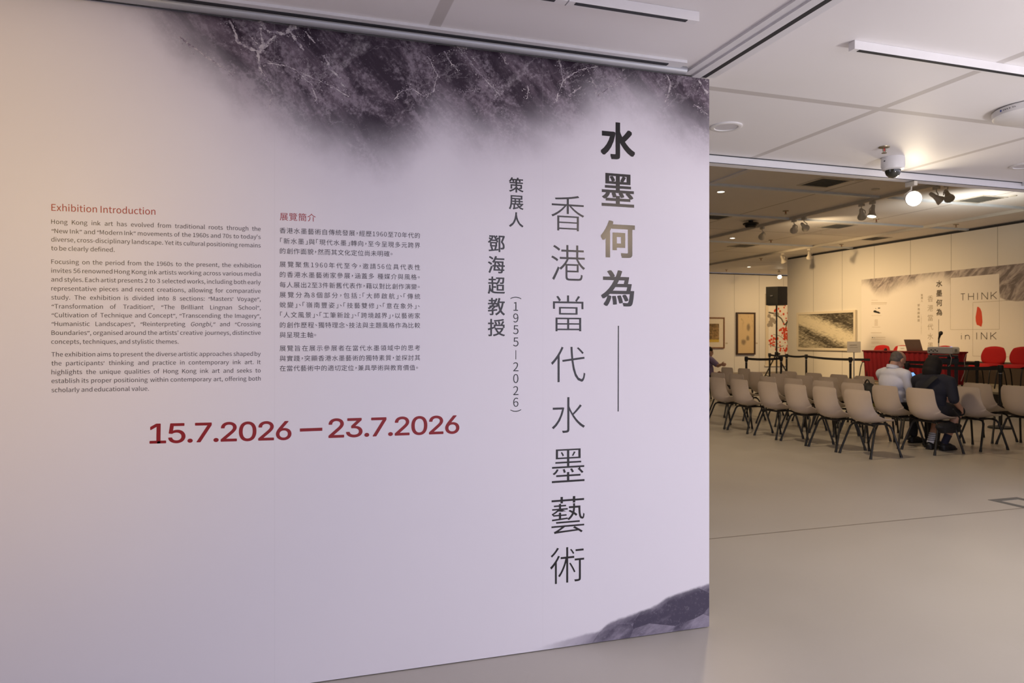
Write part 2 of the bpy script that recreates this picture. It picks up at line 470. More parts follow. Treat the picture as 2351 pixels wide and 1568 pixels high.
# brushed streaks leaning to the right as they fall
D_ = math.radians(-50)
streak = t.noise(t.mapping(p, (0.9, 1.0, 4.5), (0, D_, 0)), 2.6, 8, 0.62, 0.5)
blot = t.noise(t.mapping(p, (1.0, 1.0, 2.0), (0, D_, 0)), 3.0, 9, 0.68, 0.4)
fine = t.noise(p, 70, 4, 0.7)
speck = t.noise(p, 190, 2, 0.5)
tone = t.ma('ADD', t.ma('MULTIPLY', streak, 0.6), t.ma('MULTIPLY', blot, 0.5))
ink = t.mix(t.smooth(tone, 0.47, 0.70), (0.030, 0.017, 0.032), (0.19, 0.145, 0.185))
grain = t.ma('ADD', t.ma('MULTIPLY', blot, 0.8), t.ma('MULTIPLY', fine, 0.45))
ink = t.mix(t.smooth(grain, 0.60, 0.74, 0, 0.6), ink, (0.34, 0.29, 0.34))
def crack(scale, rot, w, thr, seed):
    vv = t.mapping(p, (1, 1, 0.55), (0, rot, 0), (seed, seed * .7, seed * 1.3))
    dn = t.new('ShaderNodeVectorMath', operation='ADD')
    nn = t.new('ShaderNodeVectorMath', operation='SCALE'); t.put(nn.inputs[0], t.noise(vv, 4.5, 6, 0.65, 0.0, 'Color')); nn.inputs['Scale'].default_value = 0.34
    t.put(dn.inputs[0], vv); t.put(dn.inputs[1], nn.outputs[0])
    vo = t.new('ShaderNodeTexVoronoi', feature='DISTANCE_TO_EDGE'); t.put(vo.inputs['Vector'], dn.outputs[0]); vo.inputs['Scale'].default_value = scale
    wv = t.ma('MULTIPLY', t.smooth(t.noise(vv, 3.0, 4), thr, thr + 0.22), w)
    rag = t.ma('ADD', vo.outputs['Distance'], t.ma('MULTIPLY', t.ma('SUBTRACT', fine, 0.5), 0.03))
    return t.smooth(rag, 0.0, t.ma('ADD', wv, 0.0005), 1, 0)
k1 = crack(1.7, math.radians(-40), 0.05, 0.47, 0.0)
k2 = crack(3.0, math.radians(-60), 0.035, 0.50, 3.1)
gate = t.smooth(fine, 0.40, 0.62, 0.25, 1.0)
ck = t.ma('MULTIPLY', t.ma('MAXIMUM', k1, t.ma('MULTIPLY', k2, 0.7)), gate, clamp=True)
left = t.smooth(P[0], W(820, 200)[0], W(520, 200)[0], 0.55, 0.75)
ink = t.mix(t.ma('MULTIPLY', ck, left), ink, (0.46, 0.41, 0.45))
ink = t.mix(t.smooth(speck, 0.70, 0.76, 0, 0.8), ink, (0.55, 0.52, 0.57))
halo = t.smooth(dz, -0.45, 0.0, 0, 0.30)
paper = t.mix(t.noise(p, 1.3, 3), (0.77, 0.745, 0.80), (0.80, 0.775, 0.825))
paper = t.mix(halo, paper, (0.50, 0.44, 0.53))
col = t.mix(dens, paper, ink)
# washed hill at the lower right corner
hill = [(1150, 1512), (1200, 1499), (1260, 1478), (1300, 1466), (1337, 1456), (1380, 1444), (1386, 1438), (1400, 1428), (1440, 1412), (1480, 1398), (1505, 1388),
        (1535, 1369), (1570, 1357), (1605, 1345), (1640, 1335)]
ph = [W(*q) for q in hill]
zh = curve(t, P[0], ph, ph[0][0], ph[-1][0], -0.3, 0.6)
dh = t.ma('ADD', t.ma('SUBTRACT', zh, P[2]), t.ma('MULTIPLY', t.ma('SUBTRACT', t.noise(p, 30, 3), 0.5), 0.012))
hm = t.ma('MULTIPLY', t.smooth(dh, -0.004, 0.012), t.smooth(P[0], W(1195, 1480)[0], W(1400, 1440)[0], 0.0, 1.0))
vo = t.new('ShaderNodeTexVoronoi'); t.put(vo.inputs['Vector'], t.mapping(p, (3.2, 1, 6.0), (0, 0.42, 0))); vo.inputs['Scale'].default_value = 1.6
hn = t.noise(t.mapping(p, (1, 1, 2.4), (0, 0.45, 0)), 6.5, 6, 0.6)
hv = t.xyz(vo.outputs['Color'])[0]
hc = t.mix(t.smooth(t.ma('ADD', t.ma('MULTIPLY', hn, 0.75), t.ma('MULTIPLY', hv, 0.3)), 0.40, 0.74), (0.065, 0.055, 0.09), (0.31, 0.28, 0.35))
hc = t.mix(t.smooth(fine, 0.52, 0.75, 0, 0.25), hc, (0.4, 0.38, 0.44))
edge_l = t.smooth(dh, 0.0, 0.03, 0.30, 0)
hc = t.mix(edge_l, hc, (0.45, 0.43, 0.48))
col = t.mix(hm, col, hc)
for jx in (630, 1246):
    f = t.smooth(t.ma('ABSOLUTE', t.ma('SUBTRACT', P[0], W(jx, 700)[0])), 0.001, 0.003, 0.10, 0)
    col = t.mix(f, col, (0.55, 0.53, 0.56))
t.col(col); t.b.inputs['Roughness'].default_value = 0.42
t.b.inputs['Specular IOR Level'].default_value = 0.35
M_MURAL = t.m
t = NT('pale crack print'); p = t.pos()
t.col(t.mix(t.smooth(t.noise(p, 55, 4, 0.7), 0.38, 0.62), (0.22, 0.18, 0.23), (0.60, 0.55, 0.56))); t.b.inputs['Roughness'].default_value = 0.42
M_CRACK = t.m
mm = MB(); mm.box(((XL + XE) / 2, YW - EPS / 2, ZP / 2), (XE - XL, EPS, ZP - 0.008)); mm.mi = 1
cr = random.Random(11); cnt = [0]; LY = YW - EPS - 0.0001
def vein(pts, w0, w1, frag=0.0):
    """ragged pale line of the ink rock, px polyline on the wall, widths in px"""
    P2 = [Vector(W(*q)) for q in pts]; out = []
    for a, b in zip(P2, P2[1:]):
        n = max(2, int((b - a).length / 0.003)); nn = Vector((-(b - a).y, (b - a).x)).normalized()
        for k in range(n): out.append((a.lerp(b, k / n), nn))
    out.append((P2[-1], nn)); m_ = mpp(pts[0][0]); off = 0.0; prev = None; wv = 1.0; on = True
    for i, (c, n) in enumerate(out):
        v = i / (len(out) - 1); off = off * 0.8 + cr.gauss(0, 0.5) * m_; wv = max(.15, min(1.6, wv + cr.gauss(0, .28) + (1 - wv) * .15)); w = (w0 + (w1 - w0) * v) * m_ * wv * (0.45 if frag > .2 else 1)
        cur = (c + n * (off + w / 2), c + n * (off - w / 2)); cnt[0] += 1; Y_ = LY - cnt[0] * 1e-7
        if prev is not None and max(q.x for q in prev + cur) < XE - .003:
            mm.poly([(q.x, Y_, q.y) for q in (prev[0], cur[0], cur[1], prev[1])])
        prev = cur
        for _ in range(2 if frag > .2 else 1):
            if cr.random() < 0.75:
                s_ = c + n * cr.gauss(0, w0 * 0.8 + 2) * m_; r = cr.uniform(0.3, 1.3) * m_; cnt[0] += 1; Y_ = LY - cnt[0] * 1e-7
                if s_.x < XE - .006: mm.poly([(s_.x + r * math.cos(a_) * cr.uniform(.6, 1.5), Y_, s_.y + r * math.sin(a_) * cr.uniform(.7, 1.4)) for a_ in (0, 1.4, 2.6, 4.1, 5.3)])
Z_ = lambda *q: [(x / 2.351, y / 2.351) for x, y in q]
vein(Z_((1405, 112), (1425, 150), (1450, 170)), 15, 6); vein(Z_((1408, 150), (1418, 240), (1395, 285), (1400, 360), (1440, 430), (1468, 505), (1450, 590)), 6, 2.2)
vein(Z_((1440, 240), (1390, 275), (1340, 262), (1285, 225), (1265, 170), (1235, 110)), 10, 2.5); vein(Z_((1425, 245), (1395, 300)), 14, 9); vein(Z_((1430, 240), (1490, 192)), 5, 2)
vein(Z_((1450, 170), (1540, 185), (1570, 150), (1590, 132)), 3, 15); vein(Z_((1555, 150), (1590, 210), (1640, 272)), 15, 2); vein(Z_((1345, 190), (1390, 240)), 7, 3, .3)
vein(Z_((1425, 335), (1520, 352), (1600, 378), (1690, 425), (1800, 470), (1880, 525)), 5, 4, .25); vein(Z_((1600, 380), (1680, 455), (1715, 560)), 6, 4, .25)
vein(Z_((965, 200), (1050, 262), (1150, 330), (1260, 405)), 7, 4, .45); vein(Z_((1650, 170), (1700, 235)), 10, 5, .35); vein(Z_((1745, 300), (1800, 390), (1860, 470)), 12, 8, .35); vein(Z_((1640, 120), (1665, 165)), 4, 3, .3)
Z_ = lambda *q: [(900 + x / 3.177, 20 + y / 3.177) for x, y in q]
vein(Z_((400, 250), (470, 270), (545, 295)), 9, 5, .3); vein(Z_((470, 265), (550, 360), (620, 450), (700, 545), (790, 635)), 8, 6, .3); vein(Z_((380, 310), (430, 400), (480, 460)), 6, 4, .5)
vein(Z_((15, 665), (70, 600), (150, 585), (230, 640)), 4, 5, .4); vein(Z_((230, 640), (300, 600), (330, 480), (260, 350)), 4, 5, .55); vein(Z_((480, 605), (560, 600), (650, 585)), 1.6, 1.2, .3)
vein(Z_((1215, 360), (1235, 450), (1250, 520), (1215, 610), (1195, 690)), 5, 6, .45); vein(Z_((1250, 525), (1330, 470), (1400, 440), (1500, 420)), 6, 3, .4); vein(Z_((1500, 640), (1560, 590), (1640, 530), (1690, 430)), 4, 3, .5)
vein(Z_((1290, 640), (1350, 590), (1380, 570)), 7, 5, .45); vein(Z_((1450, 500), (1480, 560), (1490, 620)), 4, 3, .5); vein(Z_((780, 310), (810, 360), (835, 410)), 3, 3, .4); vein(Z_((985, 560), (995, 600), (980, 660)), 5, 3, .5)
vein(Z_((2000, 480), (2030, 540), (2010, 640), (1985, 680)), 6, 6, .5); vein(Z_((2235, 520), (2270, 580), (2320, 640)), 10, 12, .5); vein(Z_((2200, 700), (2250, 730), (2320, 790)), 4, 5, .7)
mural = mm.obj('printed_mural', [M_MURAL, M_CRACK])
tag(mural, 'large printed mural with ink border, exhibition text and vertical Chinese title', 'mural')

M_TEXT = mat('dark grey print', (0.055, 0.045, 0.060), 0.38)
M_TITLE = mat('glossy black vinyl letters', (0.012, 0.010, 0.012), 0.20)
M_RED = mat('dark red print', (0.27, 0.012, 0.018), 0.38)
M_RED2 = mat('red heading print', (0.36, 0.03, 0.04), 0.38)

def word(w):
    """Latin word with its curly quotes set proportionally"""
    runs, cur = [], ''
    for ch in w:
        if ch in '\u201c\u201d\u2019':
            if cur: runs.append(cur); cur = ''
            runs.append(ch)
        else: cur += ch
    if cur: runs.append(cur)
    V, Fc, x = [], [], 0.0
    for r in runs:
        q = r in '\u201c\u201d\u2019'
        g = glyph(r, MONO if q else CJK)
        k = 0.86 if q else 1.0
        bb = g[2]; b = len(V)
        V += [(x + (vx - bb[0]) * k, vy * k) for vx, vy in g[0]]; Fc += [tuple(i + b for i in f) for f in g[1]]
        x += (bb[1] - bb[0]) * k + 0.07
    return V, Fc, (0.0, x - 0.07, 0, 1)

for _m, _v in ((M_TEXT, .3), (M_TITLE, .44), (M_RED, .3), (M_RED2, .3)): _m.node_tree.nodes['Principled BSDF'].inputs['Specular IOR Level'].default_value = _v

def justify(sheet, x0, y0, x1, y1, text, em, italic=(), gmin=0.29):
    a, b = Vector(W(x0, y0)), Vector(W(x1, y1)); L = (b - a).length; e = (b - a).normalized(); n = Vector((-e.y, e.x))
    ws = text.split(' '); gs = [word(w) for w in ws]
    wd = [(g[2][1] - g[2][0]) * em for g in gs]
    gap = (L - sum(wd)) / max(1, len(ws) - 1)
    sq = 1.0
    if gap < gmin * em and len(ws) > 1:
        gap = gmin * em; sq = (L - gap * (len(ws) - 1)) / sum(wd)
    if len(ws) == 1: sq = L / wd[0]
    x = 0.0
    for w, g, wi in zip(ws, gs, wd):
        o = a + e * x
        ex = e * em * sq; ey = n * em
        if any(w.startswith(i) for i in italic): ey = n * em + e * em * 0.2
        sheet.add(g, o, ex, ey, -g[2][0], 0)
        x += wi * sq + gap

EN = [
 (118, 513.9, 598.5, 530.4, 'Hong Kong ink art has evolved from traditional roots through the'),
 (119, 535, 598.5, 548.8, '\u201cNew Ink\u201d and \u201cModern Ink\u201d movements of the 1960s and 70s to today\'s'),
 (118, 554.5, 598.5, 568.3, 'diverse, cross-disciplinary landscape. Yet its cultural positioning remains'),
 (118, 574.7, 263.5, 578.4, 'to be clearly defined.'),
 (118, 605.7, 598.5, 614.7, 'Focusing on the period from the 1960s to the present, the exhibition'),
 (118, 626, 598.5, 633.7, 'invites 56 renowned Hong Kong ink artists working across various media'),
 (118, 646.4, 598.5, 652.8, 'and styles. Each artist presents 2 to 3 selected works, including both early'),
 (118, 667, 598.5, 672.8, 'representative pieces and recent creations, allowing for comparative'),
 (118, 687.6, 598.5, 691.5, 'study. The exhibition is divided into 8 sections: \u201cMasters\u2019 Voyage\u201d,'),
 (119, 708.2, 598.5, 711, '\u201cTransformation of Tradition\u201d, \u201cThe Brilliant Lingnan School\u201d,'),
 (119, 728.2, 598.5, 730, '\u201cCultivation of Technique and Concept\u201d, \u201cTranscending the Imagery\u201d,'),
 (119, 748.4, 598.5, 749, '\u201cHumanistic Landscapes\u201d, \u201cReinterpreting Gongbi,\u201d and \u201cCrossing'),
 (118.5, 769, 598.5, 768.6, 'Boundaries\u201d, organised around the artists\' creative journeys, distinctive'),
 (118, 789.3, 410, 789, 'concepts, techniques, and stylistic themes.'),
 (118.5, 818.5, 598.5, 816.9, 'The exhibition aims to present the diverse artistic approaches shaped by'),
 (118.5, 839, 598.5, 835.7, 'the participants\u2019 thinking and practice in contemporary ink art. It'),
 (118.5, 859.4, 598.5, 855, 'highlights the unique qualities of Hong Kong ink art and seeks to'),
 (118.5, 879.4, 598.5, 873.6, 'establish its proper positioning within contemporary art, offering both'),
 (118.5, 900.5, 342, 896.6, 'scholarly and educational value.')]
s = Sheet(on_wall)
for x0_, y0_, x1_, y1_, tx in EN: justify(s, x0_, y0_, x1_, y1_, tx, 13.75 * mpp(118), italic=('Gongbi',))
s.obj('english_text', M_TEXT, mural)
s = Sheet(on_wall); justify(s, 118.5, 484, 357, 493.2, 'Exhibition Introduction', 21.2 * mpp(118), gmin=0.36)
s.obj('english_heading', M_RED2, mural)

HALF = '\uff0c\u3002\u3001\u300c\u300d:'
def chars(sheet, x0, y0, x1, y1, text, em, bold=0.0):
    """one line of Chinese text, characters spaced evenly between the ends, (x, y) = middle of the line"""
    a, b = Vector(W(x0, y0)), Vector(W(x1, y1)); e = (b - a).normalized(); n = Vector((-e.y, e.x)); L = (b - a).length
    wt = [0.50 if ch in HALF else (0.58 if ch.isdigit() else (0.35 if ch == ' ' else 1.0)) for ch in text]
    k = (L - 0.92 * em * wt[0] * 0.5 - 0.92 * em * wt[-1] * 0.5) / (sum(wt) - wt[0] / 2 - wt[-1] / 2)
    x = 0.46 * em * wt[0] - k * wt[0] / 2
    for ch, w in zip(text, wt):
        cxx = x + k * w / 2; x += k * w
        if ch == ' ': continue
        g = glyph(ch); bb = g[2]
        cx = (bb[0] + bb[1]) / 2; cy = 0.38
        if ch in '\uff0c\u3002\u3001': cy = (bb[2] + bb[3]) / 2 + (0.03 if ch != '\u3001' else 0.0)
        if ch.isdigit() or ch == ':': cy = 0.36
        sheet.add(g, a + e * cxx, e * em, n * em, -cx, -cy)
ZH = [
 (642, 529, 964.5, 541, '香港水墨藝術自傳統發展，經歷1960至70年代的'),
 (642, 553, 964.5, 563.5, '「新水墨」與「現代水墨」轉向，至今呈現多元跨界'),
 (642, 576, 902, 583, '的創作面貌，然而其文化定位尚未明確。'),
 (642, 606.6, 964.5, 614, '展覽聚焦1960年代至今，邀請56位具代表性'),
 (642, 630, 964.5, 636.2, '的香港水墨藝術家參展，涵蓋多 種媒介與風格。'),
 (642, 653.5, 964.5, 658.4, '每人展出2至3件新舊代表作，藉以對比創作演變。'),
 (642, 676.5, 964.5, 680.5, '展覽分為8個部分，包括:「大師啟航」、「傳統'),
 (642, 699.5, 964.5, 703, '蛻變」、「嶺南豐姿」、「技藝雙修」、「意在象外」、'),
 (642, 722.5, 964.5, 725, '「人文風景」、「工筆新詮」、「跨境越界」，以藝術家'),
 (642, 746, 964.5, 746.9, '的創作歷程、獨特理念、技法與主題風格作為比較'),
 (642, 768.8, 727, 768.8, '與呈現主軸。'),
 (642, 799.5, 964.5, 798.5, '展覽旨在展示參展者在當代水墨領域中的思考'),
 (642, 822.9, 964.5, 821, '與實踐，突顯香港水墨藝術的獨特素質，並探討其'),
 (642, 845.5, 960.5, 843.8, '在當代藝術中的適切定位，兼具學術與教育價值。')]
s = Sheet(on_wall)
for x0_, y0_, x1_, y1_, tx in ZH: chars(s, x0_, y0_, x1_, y1_, tx, 14.7 * mpp(640))
s.obj('chinese_text', M_TEXT, mural)
s = Sheet(on_wall); chars(s, 642.5, 497, 724.5, 500, '展覽簡介', 19.5 * mpp(640))
s.obj('chinese_heading', M_RED2, mural)
# vertical title, curator, years
s = Sheet(on_wall)
for ch, x, y, bd in zip('水墨何為', (1418.5, 1418.5, 1418.5, 1418), (324, 437, 549.5, 662), ((.025, .025), (.020, .008), (.026, .022), (.022, .010))): s.centre(ch, W(x, y), 88 * mpp(1418), bold=bd)
a, b = W(1419.5, 748), W(1419, 944.5); s.quad(a, b, 2.6 * mpp(1419))
s.obj('main_title', M_TITLE, mural)
s = Sheet(on_wall)
for ch, of, x, y in zip('香港當代水墨藝術', (-.011, -.009, -.010, -.011, -.012, -.006, -.004, -.010), (1303.5, 1304.5, 1304.5, 1304.5, 1305, 1304.5, 1304, 1302), (489.5, 603.5, 719.5, 836.5, 952.5, 1068.5, 1182, 1296.5)):
    s.centre(ch, W(x, y), 91.5 * mpp(1304), off=of)
s.obj('subtitle', M_TITLE, mural)
s = Sheet(on_wall)
for ch, y in zip('策展人', (425, 465, 504.5)): s.centre(ch, W(1185, y), 36.5 * mpp(1185), bold=(.013, .008))
s.obj('curator_title', M_TITLE, mural)
s = Sheet(on_wall)
for ch, y in zip('鄧海超教授', (559.5, 607.7, 655, 704, 752)): s.centre(ch, W(1139.5, y), 42.5 * mpp(1139), bold=(.013, .008))
s.obj('curator_name', M_TITLE, mural)
s = Sheet(on_wall); em = 27.5 * mpp(1184)
for ch, y in zip('19552026', (703.5, 730, 757, 785, 842, 869, 896.7, 923.5)): s.centre(ch, W(1184, y), em)
s.quad(W(1184, 804), W(1184, 825), 1.6 * mpp(1184))
s.centre('(', W(1184, 684), em * 0.95, rot=-PI / 2); s.centre(')', W(1184, 942.5), em * 0.95, rot=-PI / 2)
s.obj('years', M_TITLE, mural)
# dates
s = Sheet(on_wall)
def dates(txt, x0, yb0, x1, yb1, cap):
    a, b = Vector(W(x0, yb0)), Vector(W(x1, yb1)); e = (b - a).normalized(); n = Vector((-e.y, e.x)); L = (b - a).length
    gs = [glyph(ch, INTER, 0.0, 8) for ch in txt]; H = glyph('2', INTER, 0.0, 8)[2][3]; em = cap * mpp((x0 + x1) / 2) / H
    sp = 0.085; wd = [(g[2][1] - g[2][0]) for g in gs]; tot = sum(wd) + sp * (len(gs) - 1); sxx = L / (tot * em)
    x = 0.0
    for g, w in zip(gs, wd):
        for q in range(8):
            s.add(g, a + e * (x * em * sxx), e * em * sxx, n * em, -g[2][0] + 0.014 * math.cos(q * PI / 4), 0.014 + 0.014 * math.sin(q * PI / 4), q)
        x += w + sp
dates('15.7.2026', 344.5, 1018.5, 668, 1009.5, 43.5)
dates('23.7.2026', 755, 1005.5, 1053.5, 995, 42)
s.quad(W(688.5, 987.2), W(740, 985.3), 7.2 * mpp(714))
s.obj('exhibition_dates', M_RED, mural)
# ================================================================== BANNER ON THE BACK WALL
def BP(px, py): q = at_x(px, py, XB); return (q.y, q.z)
def on_back(u, v, k=0): return Vector((XB - 0.0042 - 0.00003 * k, u, v))
def bz(x, y): return BP(1960 + x / 6.013, 590 + y / 6.013)
yb0, yb1 = BP(1978, 700)[0], 7.0
zb1 = (BP(1978, 641)[1] + BP(2351, 606)[1]) / 2
t = NT('printed backdrop'); p = t.pos(); P = t.xyz(p)
be = [bz(60, 330), bz(170, 345), bz(250, 420), bz(330, 480), bz(420, 490), bz(520, 440), bz(620, 400), bz(760, 370), bz(860, 330), bz(950, 285), bz(1200, 265), bz(1340, 330), bz(1500, 330),
      bz(2000, 420), bz(2030, 590), bz(2300, 600)]
be = [(-a, b) for a, b in be] + [(-yb1, 2.3)]
zq = curve(t, t.ma('MULTIPLY', P[1], -1.0), be, be[0][0], be[-1][0], 1.8, 3.3)
dz = t.ma('ADD', t.ma('SUBTRACT', P[2], zq), t.ma('MULTIPLY', t.ma('SUBTRACT', t.noise(p, 2.5, 5), 0.5), 0.22))
hard = t.smooth(t.ma('MULTIPLY', P[1], -1.0), -BP(2293, 640)[0] - 0.02, -BP(2293, 640)[0], 0.2, 0.02)
dn = t.smooth(dz, t.ma('MULTIPLY', hard, -1.0), hard)
tn = t.noise(t.mapping(p, (1, 1, 3), (math.radians(45), 0, 0)), 2.2, 7, 0.65, 0.8)
ik = t.mix(t.smooth(tn, 0.38, 0.66), (0.16, 0.135, 0.145), (0.50, 0.45, 0.45))
paper = (0.80, 0.77, 0.75)
# the pale square of the emblem keeps the ground paler
q0, q1, q2 = bz(1338, 290), bz(2012, 232), bz(1338, 1000)
fr = t.ma('MULTIPLY', t.smooth(P[1], q1[0] - 0.004, q1[0] + 0.004), t.smooth(P[1], q0[0] - 0.004, q0[0] + 0.004, 1, 0))
zt = (q0[1] + q1[1]) / 2
fr = t.ma('MULTIPLY', fr, t.smooth(P[2], zt - 0.004, zt + 0.004, 1, 0))
dn = t.ma('MULTIPLY', dn, t.ma('SUBTRACT', 1.0, t.ma('MULTIPLY', fr, 0.93)))
t.col(t.mix(dn, paper, ik)); t.b.inputs['Roughness'].default_value = 0.5
banner = MB().box((XB - 0.0018, (yb0 + yb1) / 2, (zb1 + 0.5) / 2), (0.003, yb0 - yb1, zb1 - 0.5)).obj('event_backdrop', t.m)
tag(banner, 'pale printed backdrop with ink border and red brush emblem behind the stage table', 'backdrop')
M_BTXT = mat('brown black print', (0.06, 0.045, 0.03), 0.5)
M_BTXT2 = mat('grey print', (0.30, 0.26, 0.20), 0.5)
M_BRED = mat('vermilion print', (0.62, 0.055, 0.02), 0.5)
bm_ = 1 / 6.013 * (XB / ray(2150, YH).x) / F_PX     # metres per pixel of that crop
s = Sheet(on_back)
for ch, y in zip('水墨何為', (368, 500, 632, 762)): s.centre(ch, bz(1182, y), 98 * bm_, bold=0.02, sx=-1)
s.quad(bz(1176, 860), bz(1174, 1100), 6 * bm_)
s.obj('backdrop_title', M_BTXT, banner)
s = Sheet(on_back)
for ch, y in zip('香港當代水墨', (575, 705, 838, 965, 1095, 1222)): s.centre(ch, bz(1060, y), 98 * bm_, off=-0.006, sx=-1)
s.obj('backdrop_subtitle', M_BTXT2, banner)
s = Sheet(on_back)
for ch, y in zip('策展人', (528, 566, 606)): s.centre(ch, bz(943, y), 36 * bm_, sx=-1, bold=0.01)
for ch, y in zip('鄧海超教授', (668, 720, 772, 825, 875)): s.centre(ch, bz(898, y), 40 * bm_, sx=-1, bold=0.01)
for ch, y in zip('(1955|2026)', (800, 825, 850, 875, 900, 930, 960, 985, 1010, 1035, 1060)): s.centre(ch, bz(935, y), 24 * bm_, sx=-1, rot=0 if ch not in '()' else PI / 2)
s.obj('backdrop_credit', M_BTXT2, banner)
s = Sheet(on_back)
for (x, y), (x2, y2) in (((1338, 290), (1338, 1000)), ((1338, 1003), (2012, 998)), ((2012, 998), (2012, 232)), ((1648, 628), (2351, 588)), ((1648, 628), (1646, 1366)), ((1646, 1366), (2351, 1386))):
    s.quad(bz(x, y), bz(x2, y2), 3.2 * bm_)
s.obj('emblem_lines', M_BTXT2, banner)
s = Sheet(on_back)
def let(ch, x0, x1, t0, t1, b0, b1, w=9):
    L = lambda u, v: bz(x0 + (x1 - x0) * u, (t0 + (t1 - t0) * u) * (1 - v) + (b0 + (b1 - b0) * u) * v)
    st = {'T': [((0, 0), (1, 0)), ((.5, 0), (.5, 1))], 'H': [((0, 0), (0, 1)), ((1, 0), (1, 1)), ((0, .48), (1, .48))], 'I': [((.5, 0), (.5, 1))],
          'N': [((0, 1), (0, 0)), ((0, 0), (1, 1)), ((1, 1), (1, 0))], 'K': [((0, 0), (0, 1)), ((0, .62), (1, 0)), ((.28, .45), (1, 1))],
          'i': [((.5, 0), (.5, 1)), ((.5, -.38), (.5, -.30))], 'n': [((0, 0), (0, 1)), ((0, .35), (.22, .06)), ((.22, .06), (.62, 0)), ((.62, 0), (.92, .2)), ((.92, .2), (1, .5)), ((1, .5), (1, 1))]}[ch]
    for a, b in st: s.quad(L(*a), L(*b), w * bm_)
for ch, x0, x1 in (('T', 1480, 1537), ('H', 1586, 1656), ('I', 1706, 1716), ('N', 1770, 1850), ('K', 1898, 1976)):
    f = lambda x: 509 - (x - 1480) * 0.062; g = lambda x: 600 - (x - 1480) * 0.043
    let(ch, x0, x1, f(x0), f(x1), g(x0), g(x1))
for ch, x0, x1, tp in (('i', 1483, 1493, 1078), ('n', 1542, 1600, 1078), ('I', 1695, 1705, 1042), ('N', 1762, 1840, 1042), ('K', 1893, 1970, 1040)):
    let(ch, x0, x1, tp, tp, 1138, 1137)
s.obj('emblem_letters', M_BTXT, banner)
s = Sheet(on_back)
s.pol([bz(*q) for q in ((1706, 690), (1722, 686), (1748, 710), (1768, 755), (1776, 830), (1780, 900), (1768, 958), (1756, 962), (1735, 948), (1700, 936), (1687, 885), (1684, 830), (1692, 780), (1700, 735))])
s.obj('emblem_brush_stroke', M_BRED, banner)
s = Sheet(on_back)     # sponsor block: ink splash mark, seal and fine print too small to read
for cx, cy, rx, ry in ((296, 752, 24, 16), (325, 762, 30, 12), (350, 772, 20, 9), (352, 706, 18, 7), (307, 712, 6, 5)):
    s.pol([bz(cx + rx * math.cos(a * PI / 6), cy + ry * math.sin(a * PI / 6)) for a in range(12)])
for cx, cy, rx, ry in ((262, 1112, 12, 5), (292, 1114, 8, 4)):
    s.pol([bz(cx + rx * math.cos(a * PI / 4), cy + ry * math.sin(a * PI / 4)) for a in range(8)])
s.obj('sponsor_mark', M_BLACK, banner)
s = Sheet(on_back)
for x0_, x1_, y, w in ((245, 460, 634, 9), (245, 455, 656, 4), (248, 335, 598, 4), (248, 384, 808, 4), (255, 370, 968, 5), (240, 385, 1046, 6), (310, 440, 1110, 7), (245, 438, 1134, 5), (245, 350, 1176, 4), (245, 395, 1190, 4), (240, 300, 1240, 4)):
    s.quad(bz(x0_, y), bz(x1_, y), w * bm_)
for r in range(5): s.quad(bz(290, 870 + r * 18), bz(334, 870 + r * 18), 8 * bm_)
s.obj('sponsor_fine_print', mat('pale brown print', (0.50, 0.43, 0.36), 0.5), banner)

# ================================================================== PICTURES
def art_mat(name, fn):
    t = NT(name); fn(t, t.new('ShaderNodeTexCoord').outputs['Generated']); t.b.inputs['Roughness'].default_value = 0.6; return t.m
def framed(name, label, c, w, h, nrm, m_frame, m_art, fw, mat_w, depth=0.05, m_mount=None):
    """nrm 'x': hangs on a wall facing -X, 'y': facing -Y; origin at its centre on the wall"""
    o = thing(name, label, 'picture', c, 0.0 if nrm == 'y' else PI / 2 * -1)
    f = MB()
    for sx_ in (-1, 1): f.bevbox((sx_ * (w / 2 - fw / 2), -depth / 2, 0), (fw, depth, h), 0.004)
    for sz_ in (-1, 1): f.bevbox((0, -depth / 2, sz_ * (h / 2 - fw / 2)), (w - 2 * fw, depth, fw), 0.004)
    f.obj('frame', m_frame, o)
    if mat_w > 0: MB().box((0, -depth * 0.45, 0), (w - 2 * fw, 0.012, h - 2 * fw)).obj('mount', m_mount or M_WHITE, o)
    MB().box((0, -depth * 0.45 - 0.009, 0), (w - 2 * fw - 2 * mat_w, 0.008, h - 2 * fw - 2 * mat_w)).obj('painting', m_art, o)
    return o
M_PWOOD = mat('pale wood frame', (0.74, 0.68, 0.56), 0.5)
M_DWOOD = mat('dark wood frame', (0.045, 0.02, 0.012), 0.45)
M_BWOOD = mat('brown wood frame', (0.20, 0.085, 0.035), 0.45)
M_CREAM = mat('cream mount', (0.74, 0.68, 0.56), 0.7)
def a_land(t, v):
    X = t.xyz(v)
    r = t.mapping(v, (2.6, 1, 6.0), (0, -0.62, 0))
    n = t.noise(r, 2.4, 9, 0.72, 1.6); f = t.noise(t.mapping(v, (4, 1, 11), (0, 0.7, 0)), 2.4, 8, 0.75, 1.0)
    d = t.ma('ABSOLUTE', t.ma('SUBTRACT', t.ma('ADD', t.ma('MULTIPLY', X[0], 0.72), X[2]), 0.92))
    band = t.smooth(d, 0.02, 0.42, 1, 0); low = t.smooth(t.ma('ADD', X[0], X[2]), 0.75, 0.35, 0, 0.45)
    k = t.ma('ADD', t.ma('MULTIPLY', t.ma('MAXIMUM', band, low), 0.36), t.ma('ADD', t.ma('MULTIPLY', n, 0.80), t.ma('MULTIPLY', f, 0.60)))
    t.col(t.mix(t.smooth(k, 0.66, 1.06), (0.05, 0.042, 0.03), (0.74, 0.68, 0.52)))
a0, a1 = at_x(1833, 715, XB), at_x(1968, 804, XB)
zc = (at_x(1835, 715, XB).z + at_x(1836, 806, XB).z) / 2
